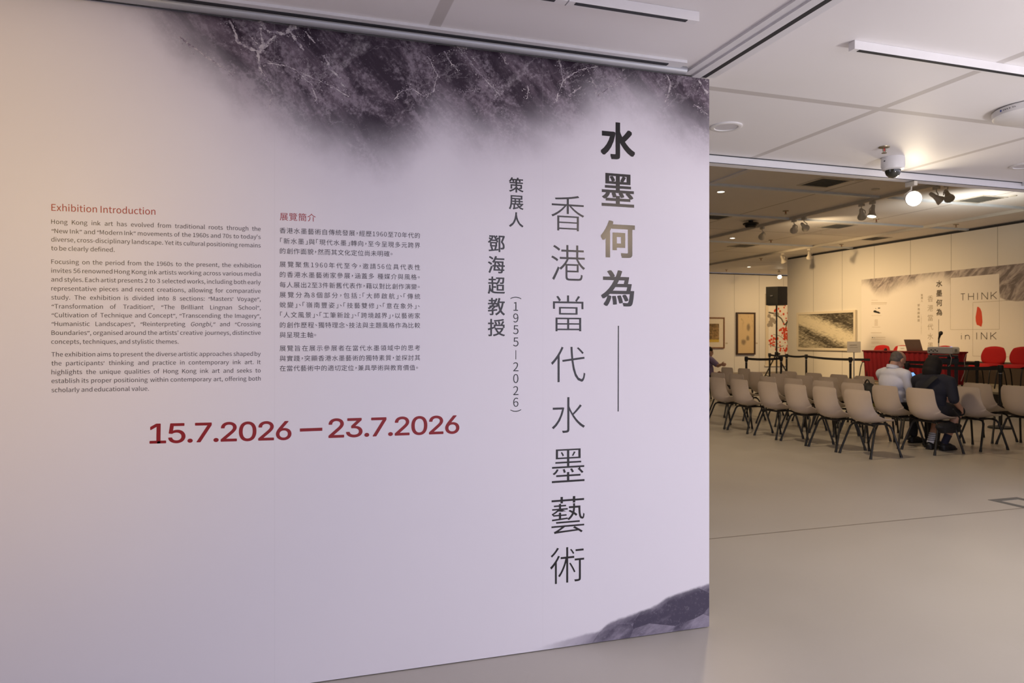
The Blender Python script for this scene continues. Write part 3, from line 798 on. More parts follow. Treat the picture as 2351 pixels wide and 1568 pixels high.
zh_ = at_x(1836, 716, XB).z - at_x(1838, 801, XB).z
framed('framed_landscape', 'wide ink landscape in pale wooden frame beside the printed backdrop', (XB - 0.002, (a0.y + a1.y) / 2, zc), abs(a0.y - a1.y), zh_, 'x', M_PWOOD, art_mat('ink landscape', a_land), 0.07, 0.0, 0.07)
def a_cat(t, v):
    X = t.xyz(v)
    def blob(cx, cz, rx, rz):
        a = t.ma('DIVIDE', t.ma('SUBTRACT', X[0], cx), rx); b = t.ma('DIVIDE', t.ma('SUBTRACT', X[2], cz), rz)
        return t.ma('SQRT', t.ma('ADD', t.ma('MULTIPLY', a, a), t.ma('MULTIPLY', b, b)))
    d = t.ma('MINIMUM', t.ma('MINIMUM', blob(0.36, 0.28, 0.20, 0.10), blob(0.62, 0.38, 0.14, 0.09)), blob(0.66, 0.66, 0.15, 0.13))
    n = t.noise(v, 14, 6, 0.7)
    k = t.smooth(t.ma('ADD', d, t.ma('MULTIPLY', n, 0.9)), 0.75, 1.5, 0.75, 0)
    n2 = t.smooth(t.noise(t.mapping(v, (1, 1, 0.5), (0, 0.6, 0)), 7, 7, 0.7, 1.2), 0.56, 0.66, 0, 0.45)
    up = t.smooth(X[2], 0.55, 0.75)
    t.col(t.mix(t.ma('MAXIMUM', k, t.ma('MULTIPLY', n2, up)), (0.62, 0.47, 0.27), (0.13, 0.10, 0.07)))
b0, b1 = at_y(1689, 717, YL), at_y(1732, 814, YL)
framed('framed_ink_study', 'tall ochre ink study in dark narrow frame on the far wall', ((b0.x + b1.x) / 2, YL - 0.002, (b0.z + b1.z) / 2), b1.x - b0.x, b0.z - b1.z, 'y', M_DWOOD, art_mat('ink study', a_cat), 0.06, 0.0, 0.08)
def a_abs(t, v):
    X = t.xyz(v); n = t.noise(v, 5, 6, 0.65, 0.6)
    c = t.mix(t.smooth(n, 0.35, 0.7), (0.10, 0.06, 0.02), (0.42, 0.27, 0.11))
    t.col(t.mix(t.smooth(X[2], 0.12, 0.16, 1, 0), c, (0.60, 0.42, 0.06)))
b0, b1 = at_y(1590, 728, YL), at_y(1662, 800, YL)
framed('framed_abstract', 'brown and yellow painting with wide cream mount nearest the partition edge', ((b0.x + b1.x) / 2, YL - 0.002, (b0.z + b1.z) / 2), b1.x - b0.x, b0.z - b1.z, 'y', M_BWOOD, art_mat('brown painting', a_abs), 0.05, 0.20, 0.06, M_CREAM)
# small title cards beside the pictures
for k, (px, py) in enumerate(((1668, 788), (1737, 788))):
    q = at_y(px, py, YL)
    tag(MB().box((q.x, YL - 0.004, q.z), (0.10, 0.006, 0.06)).obj('title_card', mat('pale grey card', (0.52, 0.48, 0.40), 0.7)),
        ('small pale title card right of the brown and yellow painting', 'small pale title card right of the tall dark framed ink study')[k], 'card', 'title cards')
# hanging scroll with red blossom
s0, s1 = at_y(1757, 676, YL), at_y(1815, 839, YL)
sw, sh = s1.x - s0.x, s0.z - s1.z
scroll = thing('hanging_scroll', 'long hanging scroll with red blossom branches behind the loudspeaker', 'scroll', ((s0.x + s1.x) / 2, YL - 0.01, (s0.z + s1.z) / 2))
M_SILK = mat('pale silk mount', (0.70, 0.62, 0.48), 0.7)
MB().box((0, -0.006, 0), (sw, 0.006, sh)).obj('silk_mount', M_SILK, scroll)
pm = MB(); pm.box((0.05, -0.012, 0.05), (sw * 0.86, 0.006, sh * 0.80)); rnd = random.Random(3)
w2, h2 = sw * 0.43, sh * 0.40
def flat_blob(m, x, z, r, yy, n=9):
    m.poly([(x + r * (0.8 + 0.3 * rnd.random()) * math.cos(2 * PI * k / n), yy, z + r * (0.8 + 0.3 * rnd.random()) * math.sin(2 * PI * k / n)) for k in range(n)])
def flat_line(m, pts, w, yy):
    for a, b in zip(pts, pts[1:]):
        d = Vector((b[0] - a[0], b[1] - a[1])); n = Vector((-d.y, d.x)).normalized() * w / 2
        m.poly([(a[0] + n.x, yy, a[1] + n.y), (b[0] + n.x, yy, b[1] + n.y), (b[0] - n.x, yy, b[1] - n.y), (a[0] - n.x, yy, a[1] - n.y)])
pm.mi = 1
yy = -0.0155
for pts, w in (([(-w2, .62 * h2), (-.2, .58 * h2), (.1, .40 * h2), (.25, .18 * h2), (w2, .42 * h2)], .06), ([(.38, .35 * h2), (.3, .05 * h2), (.22, -.1 * h2)], .05),
               ([(w2, .0), (.36, -.2 * h2), (.40, -.45 * h2), (w2, -.62 * h2)], .03), ([(-w2, -.5 * h2), (-.1, -.62 * h2), (.2, -.55 * h2)], .025), ([(-.3, -.15 * h2), (0, -.2 * h2), (.3, -.35 * h2)], .02)):
    flat_line(pm, [(x + .05, z) for x, z in pts], w, yy)
pm.mi = 3
for k in range(16): flat_blob(pm, .05 + rnd.uniform(-w2, -.1 * w2), h2 * rnd.uniform(.15, .6), rnd.uniform(.05, .11), yy - 0.0004 - k * 1e-5)
pm.mi = 2
for k in range(105):
    if k < 55: x, z = rnd.gauss(.28, .13), rnd.gauss(-.12 * h2, .16 * h2)
    elif k < 80: x, z = rnd.uniform(-w2, .1), rnd.gauss(-.52 * h2, .16 * h2)
    elif k < 95: x, z = rnd.uniform(0, w2), rnd.gauss(-.75 * h2, .1 * h2)
    else: x, z = rnd.uniform(-.3, w2), rnd.gauss(.62 * h2, .12 * h2)
    x = max(-w2 + .05, min(w2 - .05, x)); z = max(-h2 + .08, min(h2 - .1, z))
    flat_blob(pm, x + .05, z + .05, rnd.uniform(.022, .06), yy - 0.001 - k * 2e-5)
pm.obj('painting', [mat('rice paper', (0.80, 0.76, 0.68), 0.8), mat('ink branch', (0.10, 0.09, 0.06), 0.8), mat('red blossom', (0.60, 0.06, 0.02), 0.8), mat('grey ink wash', (0.33, 0.29, 0.24), 0.8)], scroll)
MB().tube([(-sw / 2 - .05, -0.025, -sh / 2), (sw / 2 + .05, -0.025, -sh / 2)], 0.03, 12).obj('lower_roller', M_CREAM, scroll, smooth=40)
MB().tube([(-sw / 2, -0.018, sh / 2), (sw / 2, -0.018, sh / 2)], 0.015, 10).obj('upper_rod', M_BWOOD, scroll, smooth=40)

# ================================================================== STAGE
PZ, PX = 0.40, 12.75
M_STAGE = mat('stage top board', (0.34, 0.30, 0.22), 0.45)
M_RISER = mat('dark riser', (0.035, 0.028, 0.024), 0.6)
st = thing('stage_platform', 'low dark stage platform with pale top under the red table and chairs', 'stage', (14.05, 10.0, 0))
MB().box((0.0, 0, PZ - 0.02), (2.66, 9.8, 0.04)).obj('stage_top', M_STAGE, st)
MB().box((0.02, 0, PZ / 2 - 0.02), (2.60, 9.76, PZ - 0.04)).obj('riser', M_RISER, st)
ledge = tag(MB().bevbox((15.2, 9.95, PZ + 0.24), (0.36, 5.7, 0.48), 0.01).obj('low_ledge', mat('dark brown ledge', (0.050, 0.034, 0.026), 0.6)), 'long low dark brown ledge along the wall behind the red chairs', 'ledge')

# skirted table -----------------------------------------------------------
TZ = PZ + 0.73
ty0, ty1, tx0, tx1 = at_x(1980, 807, 13.2).y, at_x(2178, 808, 13.2).y, 13.2, 13.72
M_CLOTH = mat('dark red cloth', (0.25, 0.004, 0.014), 0.75)
table = thing('skirted_table', 'long table with pleated dark red skirt on the stage', 'table', ((tx0 + tx1) / 2, (ty0 + ty1) / 2, PZ))
hx, hy = (tx1 - tx0) / 2, (ty0 - ty1) / 2
MB().bevbox((0, 0, 0.715), (2 * hx + .02, 2 * hy + .02, 0.03), 0.006).obj('table_top', mat('maroon table top', (0.16, 0.006, 0.010), 0.6), table)
def skirt(path, z0, z1, parent, m, amp=0.036, lam=0.15, flare=0.06):
    pts = []; d = 0.0
    for (a, b) in zip(path, path[1:]):
        a, b = Vector((*a, 0)), Vector((*b, 0)); L = (b - a).length; n = max(2, int(L / 0.012)); dr = (b - a).normalized(); nn = Vector((dr.y, -dr.x, 0))
        for k in range(n): pts.append((a + dr * (L * k / n), nn, d + L * k / n))
        d += L
    rows = []; rr = random.Random(5)
    ph = lambda s_: math.sin(2 * PI * s_ / lam + 1.3 * math.sin(s_ * 5.1)) * 0.7 + 0.5 * math.sin(2 * PI * s_ / (lam * 0.43) + 2.0 * math.sin(s_ * 3))
    for j in range(9):
        v = j / 8; z = z1 + (z0 - z1) * v
        rows.append([tuple(p_ + nn * (0.012 + flare * v + amp * (0.35 + 0.65 * v) * ph(s_ + 0.02 * v)) + Vector((0, 0, z))) for p_, nn, s_ in pts])
    return MB().grid(rows).obj('skirt', m, parent, smooth=60)
skirt([(hx, hy), (-hx, hy), (-hx, -hy), (hx, -hy)][::-1], 0.03, 0.722, table, M_CLOTH)
for sx_ in (-1, 1):
    for sy_ in (-1, 1):
        MB().tube([(sx_ * (hx - .06), sy_ * (hy - .08), 0.002), (sx_ * (hx - .06), sy_ * (hy - .08), 0.70)], 0.016, 8).obj('leg', M_BMETAL, table, smooth=40)

# red chairs ----------------------------------------------------------------
M_RFAB = mat('red fabric', (0.40, 0.003, 0.005), 0.85, var=0.12, scale=60)
def pad(rows_fn, nu, nv, th):
    """cushion: front and back grids joined, thinning at the rim"""
    F, B = [], []
    for j in range(nv + 1):
        rf, rb = [], []
        for i in range(nu + 1):
            u, v = -1 + 2 * i / nu, -1 + 2 * j / nv
            p_, n_, e = rows_fn(u, v)
            p_, n_ = Vector(p_), Vector(n_)
            k = th * max(0.0, 1 - max(abs(u), abs(v)) ** 6) ** 0.5
            rf.append(p_ + n_ * k); rb.append(p_ - n_ * k * 0.6)
        F.append(rf); B.append(rb[::-1])
    return MB().grid(F).grid(B)
def squircle(u, v, rx, ry, e=0.42):
    """square [-1,1]^2 -> rounded rectangle"""
    x = u * math.sqrt(1 - e * v * v / 2 * 0.9); y = v * math.sqrt(1 - e * u * u / 2 * 0.9)
    return x * rx, y * ry
def make_red_chair(loc, rz, label):
    o = thing('conference_chair', label, 'chair', loc, rz, 'red padded chairs on the stage')   # faces local +x
    def back(u, v):
        a, b = squircle(u, v, 0.265, 0.185, 0.75); a *= 1.03 - 0.08 * v; b -= 0.03 * (1 - v) * 0.5 * (1 - u * u)
        return (-0.22 - 0.10 * (b + .18) + 0.10 * a * a * 3.0, a, 0.655 + b), Vector((1, 0, 0.15)).normalized(), 0
    bk = pad(back, 14, 12, 0.035).obj('backrest', M_RFAB, o, smooth=60)
    def seat(u, v):
        a, b = squircle(u, v, 0.25, 0.225, 0.5)
        return (b + 0.02, a, 0.455 - 0.03 * max(0, v) ** 3), Vector((0, 0, 1)), 0
    pad(seat, 14, 12, 0.035).obj('seat', M_RFAB, o, smooth=60)
    MB().bevbox((0.02, 0, 0.425), (0.40, 0.42, 0.02), 0.008).obj('seat_pan', M_BLACK, o)
    for sy_ in (-1, 1):
        MB().tube([(0.0, sy_ * .225, 0.42), (0.16, sy_ * .235, 0.40), (0.20, sy_ * .24, 0.30), (0.25, sy_ * .25, 0.0)], 0.013, 8).obj('leg', M_BMETAL, o, smooth=50)
        MB().tube([(-0.02, sy_ * .225, 0.42), (-0.17, sy_ * .235, 0.40), (-0.21, sy_ * .24, 0.30), (-0.27, sy_ * .25, 0.0)], 0.013, 8).obj('leg', M_BMETAL, o, smooth=50)
    fr_ = MB()
    for sy_ in (-1, 1): fr_.tube([(0.10, sy_ * .19, 0.42), (-0.20, sy_ * .19, 0.43), (-0.255, sy_ * .19, 0.50), (-0.255, sy_ * .17, 0.60)], 0.014, 8)
    fr_.tube([(0.0, -.225, 0.415), (0.0, .225, 0.415)], 0.012, 8)
    fr_.obj('back_support', M_BMETAL, o, smooth=50)
    return o
rc = at_x(2282, 820, 13.95)
chair_r = make_red_chair((13.72, rc.y, PZ + .008), PI, 'red padded chair with its whole back in view right of the skirted table')
rc2 = at_x(2352, 820, 13.95)
dup(chair_r, (13.72, rc2.y, PZ + .008), PI + 0.05, 'red padded chair cut by the photo edge, farthest right on the stage')
for px, lb in ((2025, 'red padded chair behind the left end of the skirted table'), (2071, 'red padded chair behind the white name card on the table'), (2168, 'red padded chair behind the projector and microphone')):
    q = at_x(px, 800, 14.35); dup(chair_r, (14.12, q.y, PZ + .008), PI, lb)

# things on the table -----------------------------------------------------------
M_LAP = mat('rose grey metal', (0.26, 0.18, 0.165), 0.4, 0.5)
lp = at_x(2111, 806, 13.42)
lap = thing('laptop', 'open rose grey laptop seen from behind on the red table', 'laptop', (13.42, lp.y, TZ), PI)
MB().bevbox((0.0, 0, 0.009), (0.26, 0.42, 0.018), 0.005).obj('keyboard_base', M_LAP, lap)
rt = Matrix.Rotation(math.radians(20), 3, 'Y')
# the lid stands on the audience side and leans away from the keyboard
lid = MB().bevbox((0.13 + 0.045, 0, 0.135), (0.008, 0.42, 0.26), 0.003, rot=rt).obj('lid', M_LAP, lap)
MB().bevbox((0.13 + 0.039, 0, 0.135), (0.002, 0.39, 0.23), 0.0005, rot=rt).obj('screen', mat('dark screen', (0.02, 0.02, 0.03), 0.2), lid)
mk = MB()
for dy, dz_, ry, rz_ in ((0, 0, .012, .015), (.006, .001, .010, .014), (-.003, .022, .004, .007)):
    mk.ball((0.13 + 0.0495 + dz_ * .36, dy, 0.145 + dz_), (0.001, ry, rz_), u=10, v=6)
mk.obj('lid_emblem', M_BLACK, lid)
np_ = at_x(2071, 805, 13.3)
card = thing('name_card', 'white folded name card standing on the red table left of the laptop', 'name card', (13.33, np_.y, TZ))
MB().prism([(-.05, -.14, 0), (0, -.12, .11), (.05, -.14, 0)], (0, .26, 0)).obj('folded_card', mat('white card', (0.82, 0.80, 0.77), 0.7), card)
s = Sheet(lambda u, v, k=0: Vector((-.0255 - (v - .055) * -.4545 - .0015, u, v)))
s.quad((-.06, .06), (.05, .06), .008); s.quad((-.04, .045), (.03, .045), .005); s.obj('faint_print', M_BTXT2, card)
mc = at_x(2155, 800, 13.5)
mic = thing('table_microphone', 'black microphone on a short upright stand at the table', 'microphone', (13.5, mc.y, TZ))
MB().lathe([(0.0, 0), (.07, 0), (.07, .01), (.02, .02), (0, .02)], n=20).obj('base', M_BMETAL, mic, smooth=40)
MB().tube([(0, 0, .01), (0, 0, .15)], 0.008, 8).obj('stem', M_ALU, mic, smooth=40)
MB().tube([(0, 0, .15), (0, -.004, .20), (0, -.012, .235)], [.012, .012, .009], 10).obj('clip', M_BLACK, mic, smooth=40)
mh = MB().tube([(0, .0, .215), (0, -.025, .29)], [.013, .02], 12).obj('handle', M_BLACK, mic, smooth=40)
MB().ball((0, -.042, .325), (.034, .034, .042), Matrix.Rotation(0.42, 3, 'X')).obj('mesh_head', mat('dark mesh', (0.02, 0.02, 0.02), 0.7), mic, smooth=180)
mic.scale = (1.2, 1.2, 1.2)
bx = at_x(2033, 806, 13.35)
bell = thing('small_black_object', 'small round black object on the table before the leftmost red chair', 'desk item', (13.35, bx.y, TZ))
MB().lathe([(0, 0), (.034, 0), (.036, .02), (.026, .045), (0, .05)], n=16).obj('body', M_BLACK, bell, smooth=40)
MB().tube([(0, 0, .05), (0, 0, .062)], 0.008, 8).obj('knob', M_BLACK, bell, smooth=40)

# sign on a thin pole ------------------------------------------------------------------
sg = at_d(1960.5, 800, 15.2)
sign = thing('sign_stand', 'pale notice board on thin metal pole left of the red table', 'sign', (sg.x, sg.y, 0), -math.atan2(sg.x, sg.y) - 0.1)
zt_, zl_ = at_d(1960, 784, 15.2).z, at_d(1960, 809, 15.2).z
MB().lathe([(0, 0), (.16, 0), (.16, .012), (.02, .02), (0, .02)], n=24).obj('base', M_ALU, sign, smooth=40)
MB().tube([(0, 0, .015), (0, 0, zl_ + .02)], 0.012, 8).obj('pole', M_ALU, sign, smooth=40)
bd = MB().bevbox((0, -.015, (zt_ + zl_) / 2), (.262, .012, zt_ - zl_), .004).obj('board', mat('pale board', (0.70, 0.66, 0.60), 0.35), sign)
s = Sheet(lambda u, v, k=0: Vector((u, -.0225, (zt_ + zl_) / 2 + v)))
s.quad((-.08, .035), (.06, .04), .012); s.quad((-.08, -.012), (.07, -.008), .006); s.obj('notice_text', M_BTXT2, bd)

# loudspeaker on tripod ------------------------------------------------------------------
dsp = 19.5
sp = at_d(1783, 700, dsp)
rzs = -math.atan2(sp.x, sp.y)
zb_ = at_d(1783, 701, dsp).z; zt_ = at_d(1783, 659, dsp).z; hw = 23 * dsp / F_PX
stand = thing('speaker_stand', 'black tripod stand carrying the loudspeaker in front of the scroll', 'stand', (sp.x, sp.y, 0), rzs)
MB().tube([(0, 0, .22), (0, 0, zb_)], 0.022, 10).obj('pole', M_BMETAL, stand, smooth=40)
MB().lathe([(0, .92), (.04, .92), (.05, .96), (.05, 1.03), (.03, 1.05), (0, 1.05)], n=14).obj('collar', M_BLACK, stand, smooth=40)
MB().ball((.07, 0, .99), .028, u=10, v=8).obj('knob', M_BLACK, stand, smooth=180)
for k in range(3):
    a = 2 * PI * k / 3 + .5; dx_, dy_ = math.cos(a), math.sin(a)
    lg = MB().tube([(.03 * dx_, .03 * dy_, .95), (.55 * dx_, .55 * dy_, .02)], 0.016, 8).obj('leg', M_BMETAL, stand, smooth=40)
    MB().tube([(.54 * dx_, .54 * dy_, .035), (.565 * dx_, .565 * dy_, .0)], 0.022, 8).obj('rubber_foot', M_BLACK, lg, smooth=40)
    MB().tube([(.02 * dx_, .02 * dy_, .30), (.34 * dx_, .34 * dy_, .40)], 0.010, 6).obj('brace', M_BMETAL, stand)
spk = thing('loudspeaker', 'black box loudspeaker on top of the tripod stand', 'loudspeaker', (sp.x, sp.y, zb_), rzs)
H_ = zt_ - zb_
MB().prism([(-hw, -.18, 0), (hw * .12, -.24, 0), (hw, -.10, 0), (hw * .7, .22, 0), (-hw * .7, .22, 0)], (0, 0, H_)).obj('cabinet', M_BLACK, spk)
gr = MB().prism([(-hw * .96, -.186, .02), (hw * .10, -.246, .02), (hw * .10, -.252, .02), (-hw * .96, -.192, .02)], (0, 0, H_ - .04)).obj('grille', mat('speaker grille', (0.006, 0.006, 0.006), 0.8), spk)
MB().bevbox((-hw * .48, -.224, H_ * .50), (.06, .006, .025), .002, rot=Matrix.Rotation(-.2, 3, 'Z')).obj('badge', mat('grey badge', (0.16, 0.16, 0.18), 0.4), gr)

# belt barriers --------------------------------------------------------------------------
def make_post(loc, label):
    o = thing('barrier_post', label, 'barrier post', loc, 0, 'black belt barrier posts')
    MB().lathe([(0, 0), (.17, 0), (.175, .012), (.16, .028), (.05, .04), (.035, .055), (0, .055)], n=28).obj('base', M_BLACK, o, smooth=40)
    MB().tube([(0, 0, .04), (0, 0, .90)], 0.026, 14).obj('pole', M_BMETAL, o, smooth=40)
    MB().tube([(0, 0, .855), (0, 0, .865)], 0.028, 14).obj('ring', M_ALU, o, smooth=40)
    MB().lathe([(0, .875), (.03, .875), (.042, .91), (.042, .975), (.034, .99), (0, .99)], n=16).obj('head', M_BLACK, o, smooth=40)
    return o
posts = {}
PL = (('a', 1713.5, 819, 'black belt barrier post left of the loudspeaker stand', 16.6), ('b', 1806, 812.5, 'black belt barrier post at the corner of the back wall', 19.6), ('c', 1851, 812, 'black belt barrier post under the left half of the framed landscape', 19.0),
      ('d', 1952.5, 815.5, 'black belt barrier post beside the thin sign pole', 16.0), ('e', 2082, 837.5, 'black belt barrier post between the white shirt and the dark shirt', 12.3),
      ('f', 2297, 839, 'black belt barrier post standing nearest, at the right before the red chairs', 11.2), ('h', 1767, 811.5, 'black belt barrier post directly behind the loudspeaker stand', 20.6), ('i', 1793.5, 819.5, 'black belt barrier post just right of the loudspeaker stand', 16.9),
      ('g', 2243, 821, 'black belt barrier post just right of the skirted table', 13.3))
first = None
for k, px, py, lb, d in PL:
    q = at_d(px, py, d)
    if first is None: first = make_post((q.x, q.y, 0), lb); posts[k] = q
    else: dup(first, (q.x, q.y, 0), 0, lb); posts[k] = q
def belt(a, b, label, sag=0.02):
    a, b = posts[a], posts[b] if isinstance(b, str) else b
    n = 10; d = (Vector((b.x, b.y, 0)) - Vector((a.x, a.y, 0))); L = d.length; d.normalize(); nn = Vector((-d.y, d.x, 0)) * 0.0015
    top, bot = [], []
    rows = []
    for k in range(n + 1):
        v = k / n; c = Vector((a.x, a.y, 0)) + d * (0.043 + (L - 0.086) * v); zz = 0.965 - sag * 4 * v * (1 - v)
        rows.append([c + nn + Vector((0, 0, zz)), c + nn + Vector((0, 0, zz - .055)), c - nn + Vector((0, 0, zz - .055)), c - nn + Vector((0, 0, zz))])
    tag(MB().grid(rows, close_u=True).obj('barrier_belt', M_BLACK), label, 'barrier belt', 'black barrier belts')
belt('a', 'i', 'black barrier belt running in front of the loudspeaker stand')
belt('h', 'b', 'short black barrier belt behind the loudspeaker stand')
belt('b', 'c', 'short black barrier belt between wall corner and framed landscape')
belt('c', 'd', 'black barrier belt hanging below the framed landscape')
belt('e', 'f', 'black barrier belt running in front of the projector stand')
belt('g', Vector((posts['g'].x - 0.7, posts['g'].y + 1.4, 0)), 'black barrier belt between projector stand and skirted table end', 0.0)
belt('d', Vector((posts['d'].x + .30, posts['d'].y - .32, 0)), 'short black barrier belt end beside the red table', 0.0)

# projector on its stand ----------------------------------------------------------------------
pq = at_d(2165, 813, 12.7)
rzp = -math.atan2(pq.x, pq.y) + 0.0
zt_ = at_d(2165, 815, 12.7).z
cart = thing('projector_stand', 'black wheeled stand carrying the white projector', 'stand', (pq.x, pq.y, 0), rzp)
MB().bevbox((0, 0, zt_ - .015), (.46, .36, .03), .006).obj('shelf', M_BMETAL, cart)
for x in (.09, .20): MB().box((x, .05, zt_ / 2 + .02), (.055, .05, zt_ - .10)).obj('upright', M_BMETAL, cart)
MB().bevbox((.06, .0, zt_ - .10), (.36, .05, .09), .006).obj('bracket', M_BMETAL, cart)
MB().bevbox((.14, 0, .10), (.74, .40, .03), .006).obj('base', M_BMETAL, cart)
for x, y in ((-.2, -.16), (-.2, .16), (.48, -.16), (.48, .16)):
    MB().lathe([(0, -.012), (.04, -.012), (.042, 0), (.04, .012), (0, .012)], (x, y, .042), 14, Matrix.Rotation(PI / 2, 3, 'Y')).tube([(x, y, .05), (x, y, .10)], .012, 8).obj('caster', M_BLACK, cart, smooth=40)
proj = thing('projector', 'white video projector on the black wheeled stand', 'projector', (pq.x, pq.y, zt_), rzp - 0.30)
M_PROJ = mat('projector white', (0.76, 0.73, 0.68), 0.4)
MB().bevbox((0.0, 0.02, .082), (.42, .36, .125), .03, 3).obj('body', M_PROJ, proj, smooth=40)
for x in (-.16, .16): MB().tube([(x, -.1, 0), (x, -.1, .024)], .015, 8).obj('foot', M_BLACK, proj)
pt = MB()
for k in range(5): pt.bevbox((-.17 + .032 * k, -.1615, .070 + .020 * (k % 2)), (.022, .006, .018), .002)
pt.obj('port_panel', M_BLACK, proj)
vt = MB()
for k in range(5): vt.box((.2105, -.08 + .03 * k, .082), (.004, .016, .05))
vt.obj('vent', mat('vent grey', (0.30, 0.28, 0.25), 0.6), proj)
MB().bevbox((.13, .0, .1455), (.03, .02, .004), .001).obj('status_light', mat('blue light', (0.1, 0.15, 0.6), 0.4, emit=(0.25, 0.35, 1.0), power=2.5), proj)
M_CABLE = mat('white cable', (0.55, 0.52, 0.48), 0.5)
MB().tube([(.16, -.17, .02), (.20, -.22, -.05), (.19, -.24, -.16), (.14, -.24, -.21)], .005, 6).obj('cable', M_CABLE, proj, smooth=50)
MB().tube([(-.02, -.17, -.10), (.01, -.2, -.17), (.05, -.22, -.22), (.09, -.22, -.23)], .005, 6).obj('cable', M_CABLE, proj, smooth=50)
MB().tube([(.36, .0, .02), (.345, -.05, -.08), (.36, -.06, -.20), (.35, -.06, -.30), (.30, -.06, -.45)], .005, 6).obj('cable', M_CABLE, proj, smooth=50)

# ================================================================== AUDIENCE CHAIRS
M_SHELL = mat('beige moulded plastic', (0.60, 0.50, 0.41), 0.38, var=0.03)
M_LEG = mat('black tube steel', (0.012, 0.012, 0.013), 0.4)
def spl(vals, x):
    """smooth interpolation through [(t, v...)]"""
    n = len(vals)
    for i in range(n - 1):
        if x <= vals[i + 1][0] or i == n - 2: break
    t0, t1 = vals[i][0], vals[i + 1][0]; u = (x - t0) / (t1 - t0)
    out = []
    for k in range(1, len(vals[0])):
        p1, p2 = vals[i][k], vals[i + 1][k]
        p0 = vals[i - 1][k] if i > 0 else 2 * p1 - p2; p3 = vals[i + 2][k] if i + 2 < n else 2 * p2 - p1
        out.append(0.5 * (2 * p1 + (p2 - p0) * u + (2 * p0 - 5 * p1 + 4 * p2 - p3) * u * u + (3 * p1 - p0 - 3 * p2 + p3) * u ** 3))
    return out
# t, x, z, half width, dish
PROF = [(0, -.210, .790, .200, .004), (.12, -.228, .725, .210, .022), (.28, -.248, .630, .218, .060), (.42, -.256, .545, .226, .100), (.52, -.240, .475, .231, .118), (.60, -.190, .425, .233, .104),
        (.70, -.080, .398, .232, .080), (.82, .035, .402, .226, .048), (.93, .125, .418, .216, .026), (1.0, .170, .410, .200, .010)]
def chair_shell():
    nv, nu = 30, 16; P_ = []
    for j in range(nv + 1):
        v = j / nv; x, z, w, c = spl(PROF, v)
        x2, z2, _, _ = spl(PROF, min(1, v + .01)); x1, z1, _, _ = spl(PROF, max(0, v - .01))
        d = Vector((x2 - x1, 0, z2 - z1)).normalized(); nrm = Vector((-d.z, 0, d.x))       # towards the sitter
        cw = 1.0
        if v < .08: cw = 1 - .11 * (1 - v / .08) ** 2.5
        if v > .93: cw = 1 - .30 * ((v - .93) / .07) ** 2
        row = []
        for i in range(nu + 1):
            u = -1 + 2 * i / nu
            row.append(Vector((x, u * w * cw, z)) + nrm * (c * abs(u) ** 2.3))
        P_.append(row)
    N_ = []
    for j in range(nv + 1):
        r = []
        for i in range(nu + 1):
            a = P_[min(j + 1, nv)][i] - P_[max(j - 1, 0)][i]; b = P_[j][min(i + 1, nu)] - P_[j][max(i - 1, 0)]
            r.append(a.cross(b).normalized())
        N_.append(r)
    th = .009
    A = [[P_[j][i] + N_[j][i] * th / 2 for i in range(nu + 1)] for j in range(nv + 1)]
    B = [[P_[j][i] - N_[j][i] * th / 2 for i in range(nu + 1)] for j in range(nv + 1)]
    # one closed loop round the rim: front, rim, back
    rows = [[*A[j], *B[j][::-1]] for j in range(nv + 1)]
    m = MB(); m.grid(rows, close_u=True)
    m.grid([A[0], B[0]]); m.grid([A[nv], B[nv]])
    bmesh.ops.remove_doubles(m.bm, verts=m.bm.verts[:], dist=1e-5)
    return m
chair0 = thing('plastic_chair', 'beige chair', 'chair', (0, 0, 0), 0, 'beige plastic audience chairs')
chair_shell().obj('seat_shell', M_SHELL, chair0, smooth=65)
fr_ = MB()
for sy_ in (-1, 1): fr_.tube([(-.12, sy_ * .13, .385), (.11, sy_ * .13, .388)], .011, 8)
fr_.box((0.0, 0, .392), (.10, .24, .010))
fr_.obj('under_frame', M_LEG, chair0, smooth=50)
for x0_, x1_ in ((.10, .205), (-.115, -.245)):
    for sy_ in (-1, 1):
        g = 1 if x0_ > 0 else -1
        lg = MB().tube([(x0_, 0, .380), (x0_, sy_ * .12, .380), (x0_ + g * .006, sy_ * .165, .370), (x0_ + g * .018, sy_ * .192, .335), (x1_, sy_ * .245, .012)], .013, 9).obj('leg', M_LEG, chair0, smooth=50)
        ex_, ey_ = (x1_ - x0_ - g * .018) / .323 * .035, sy_ * .053 / .323 * .035
        MB().tube([(x1_ - ex_, sy_ * .245 - ey_, .046), (x1_, sy_ * .245, 0.0)], [.0145, .0175], 10).obj('foot_cap', M_BLACK, lg, smooth=50)
rows = {  # x of the back edge, pixel columns of each top right corner, what the row is called
    'rear': (6.52, (1995.5, 1916, 1849, 1781, 1714, 1662), 'row nearest the camera'),
    'second': (7.47, (2139, 2062, 1981.6, 1911, 1840, 1779, 1705, 1661), 'second row from the camera'),
    'third': (8.27, (2248, 2151, 2067, 1981.6, 1918.5, 1865, 1803.6, 1750), 'third row from the camera'),
    'front': (9.05, (2366, 2275, 2005, 1945, 1885, 1827, 1721, 1681, 1621), 'front row nearest the stage')}
ORD = ('first', 'second', 'third', 'fourth', 'fifth', 'sixth', 'seventh', 'eighth', 'ninth')
seat_at = {}
used = False
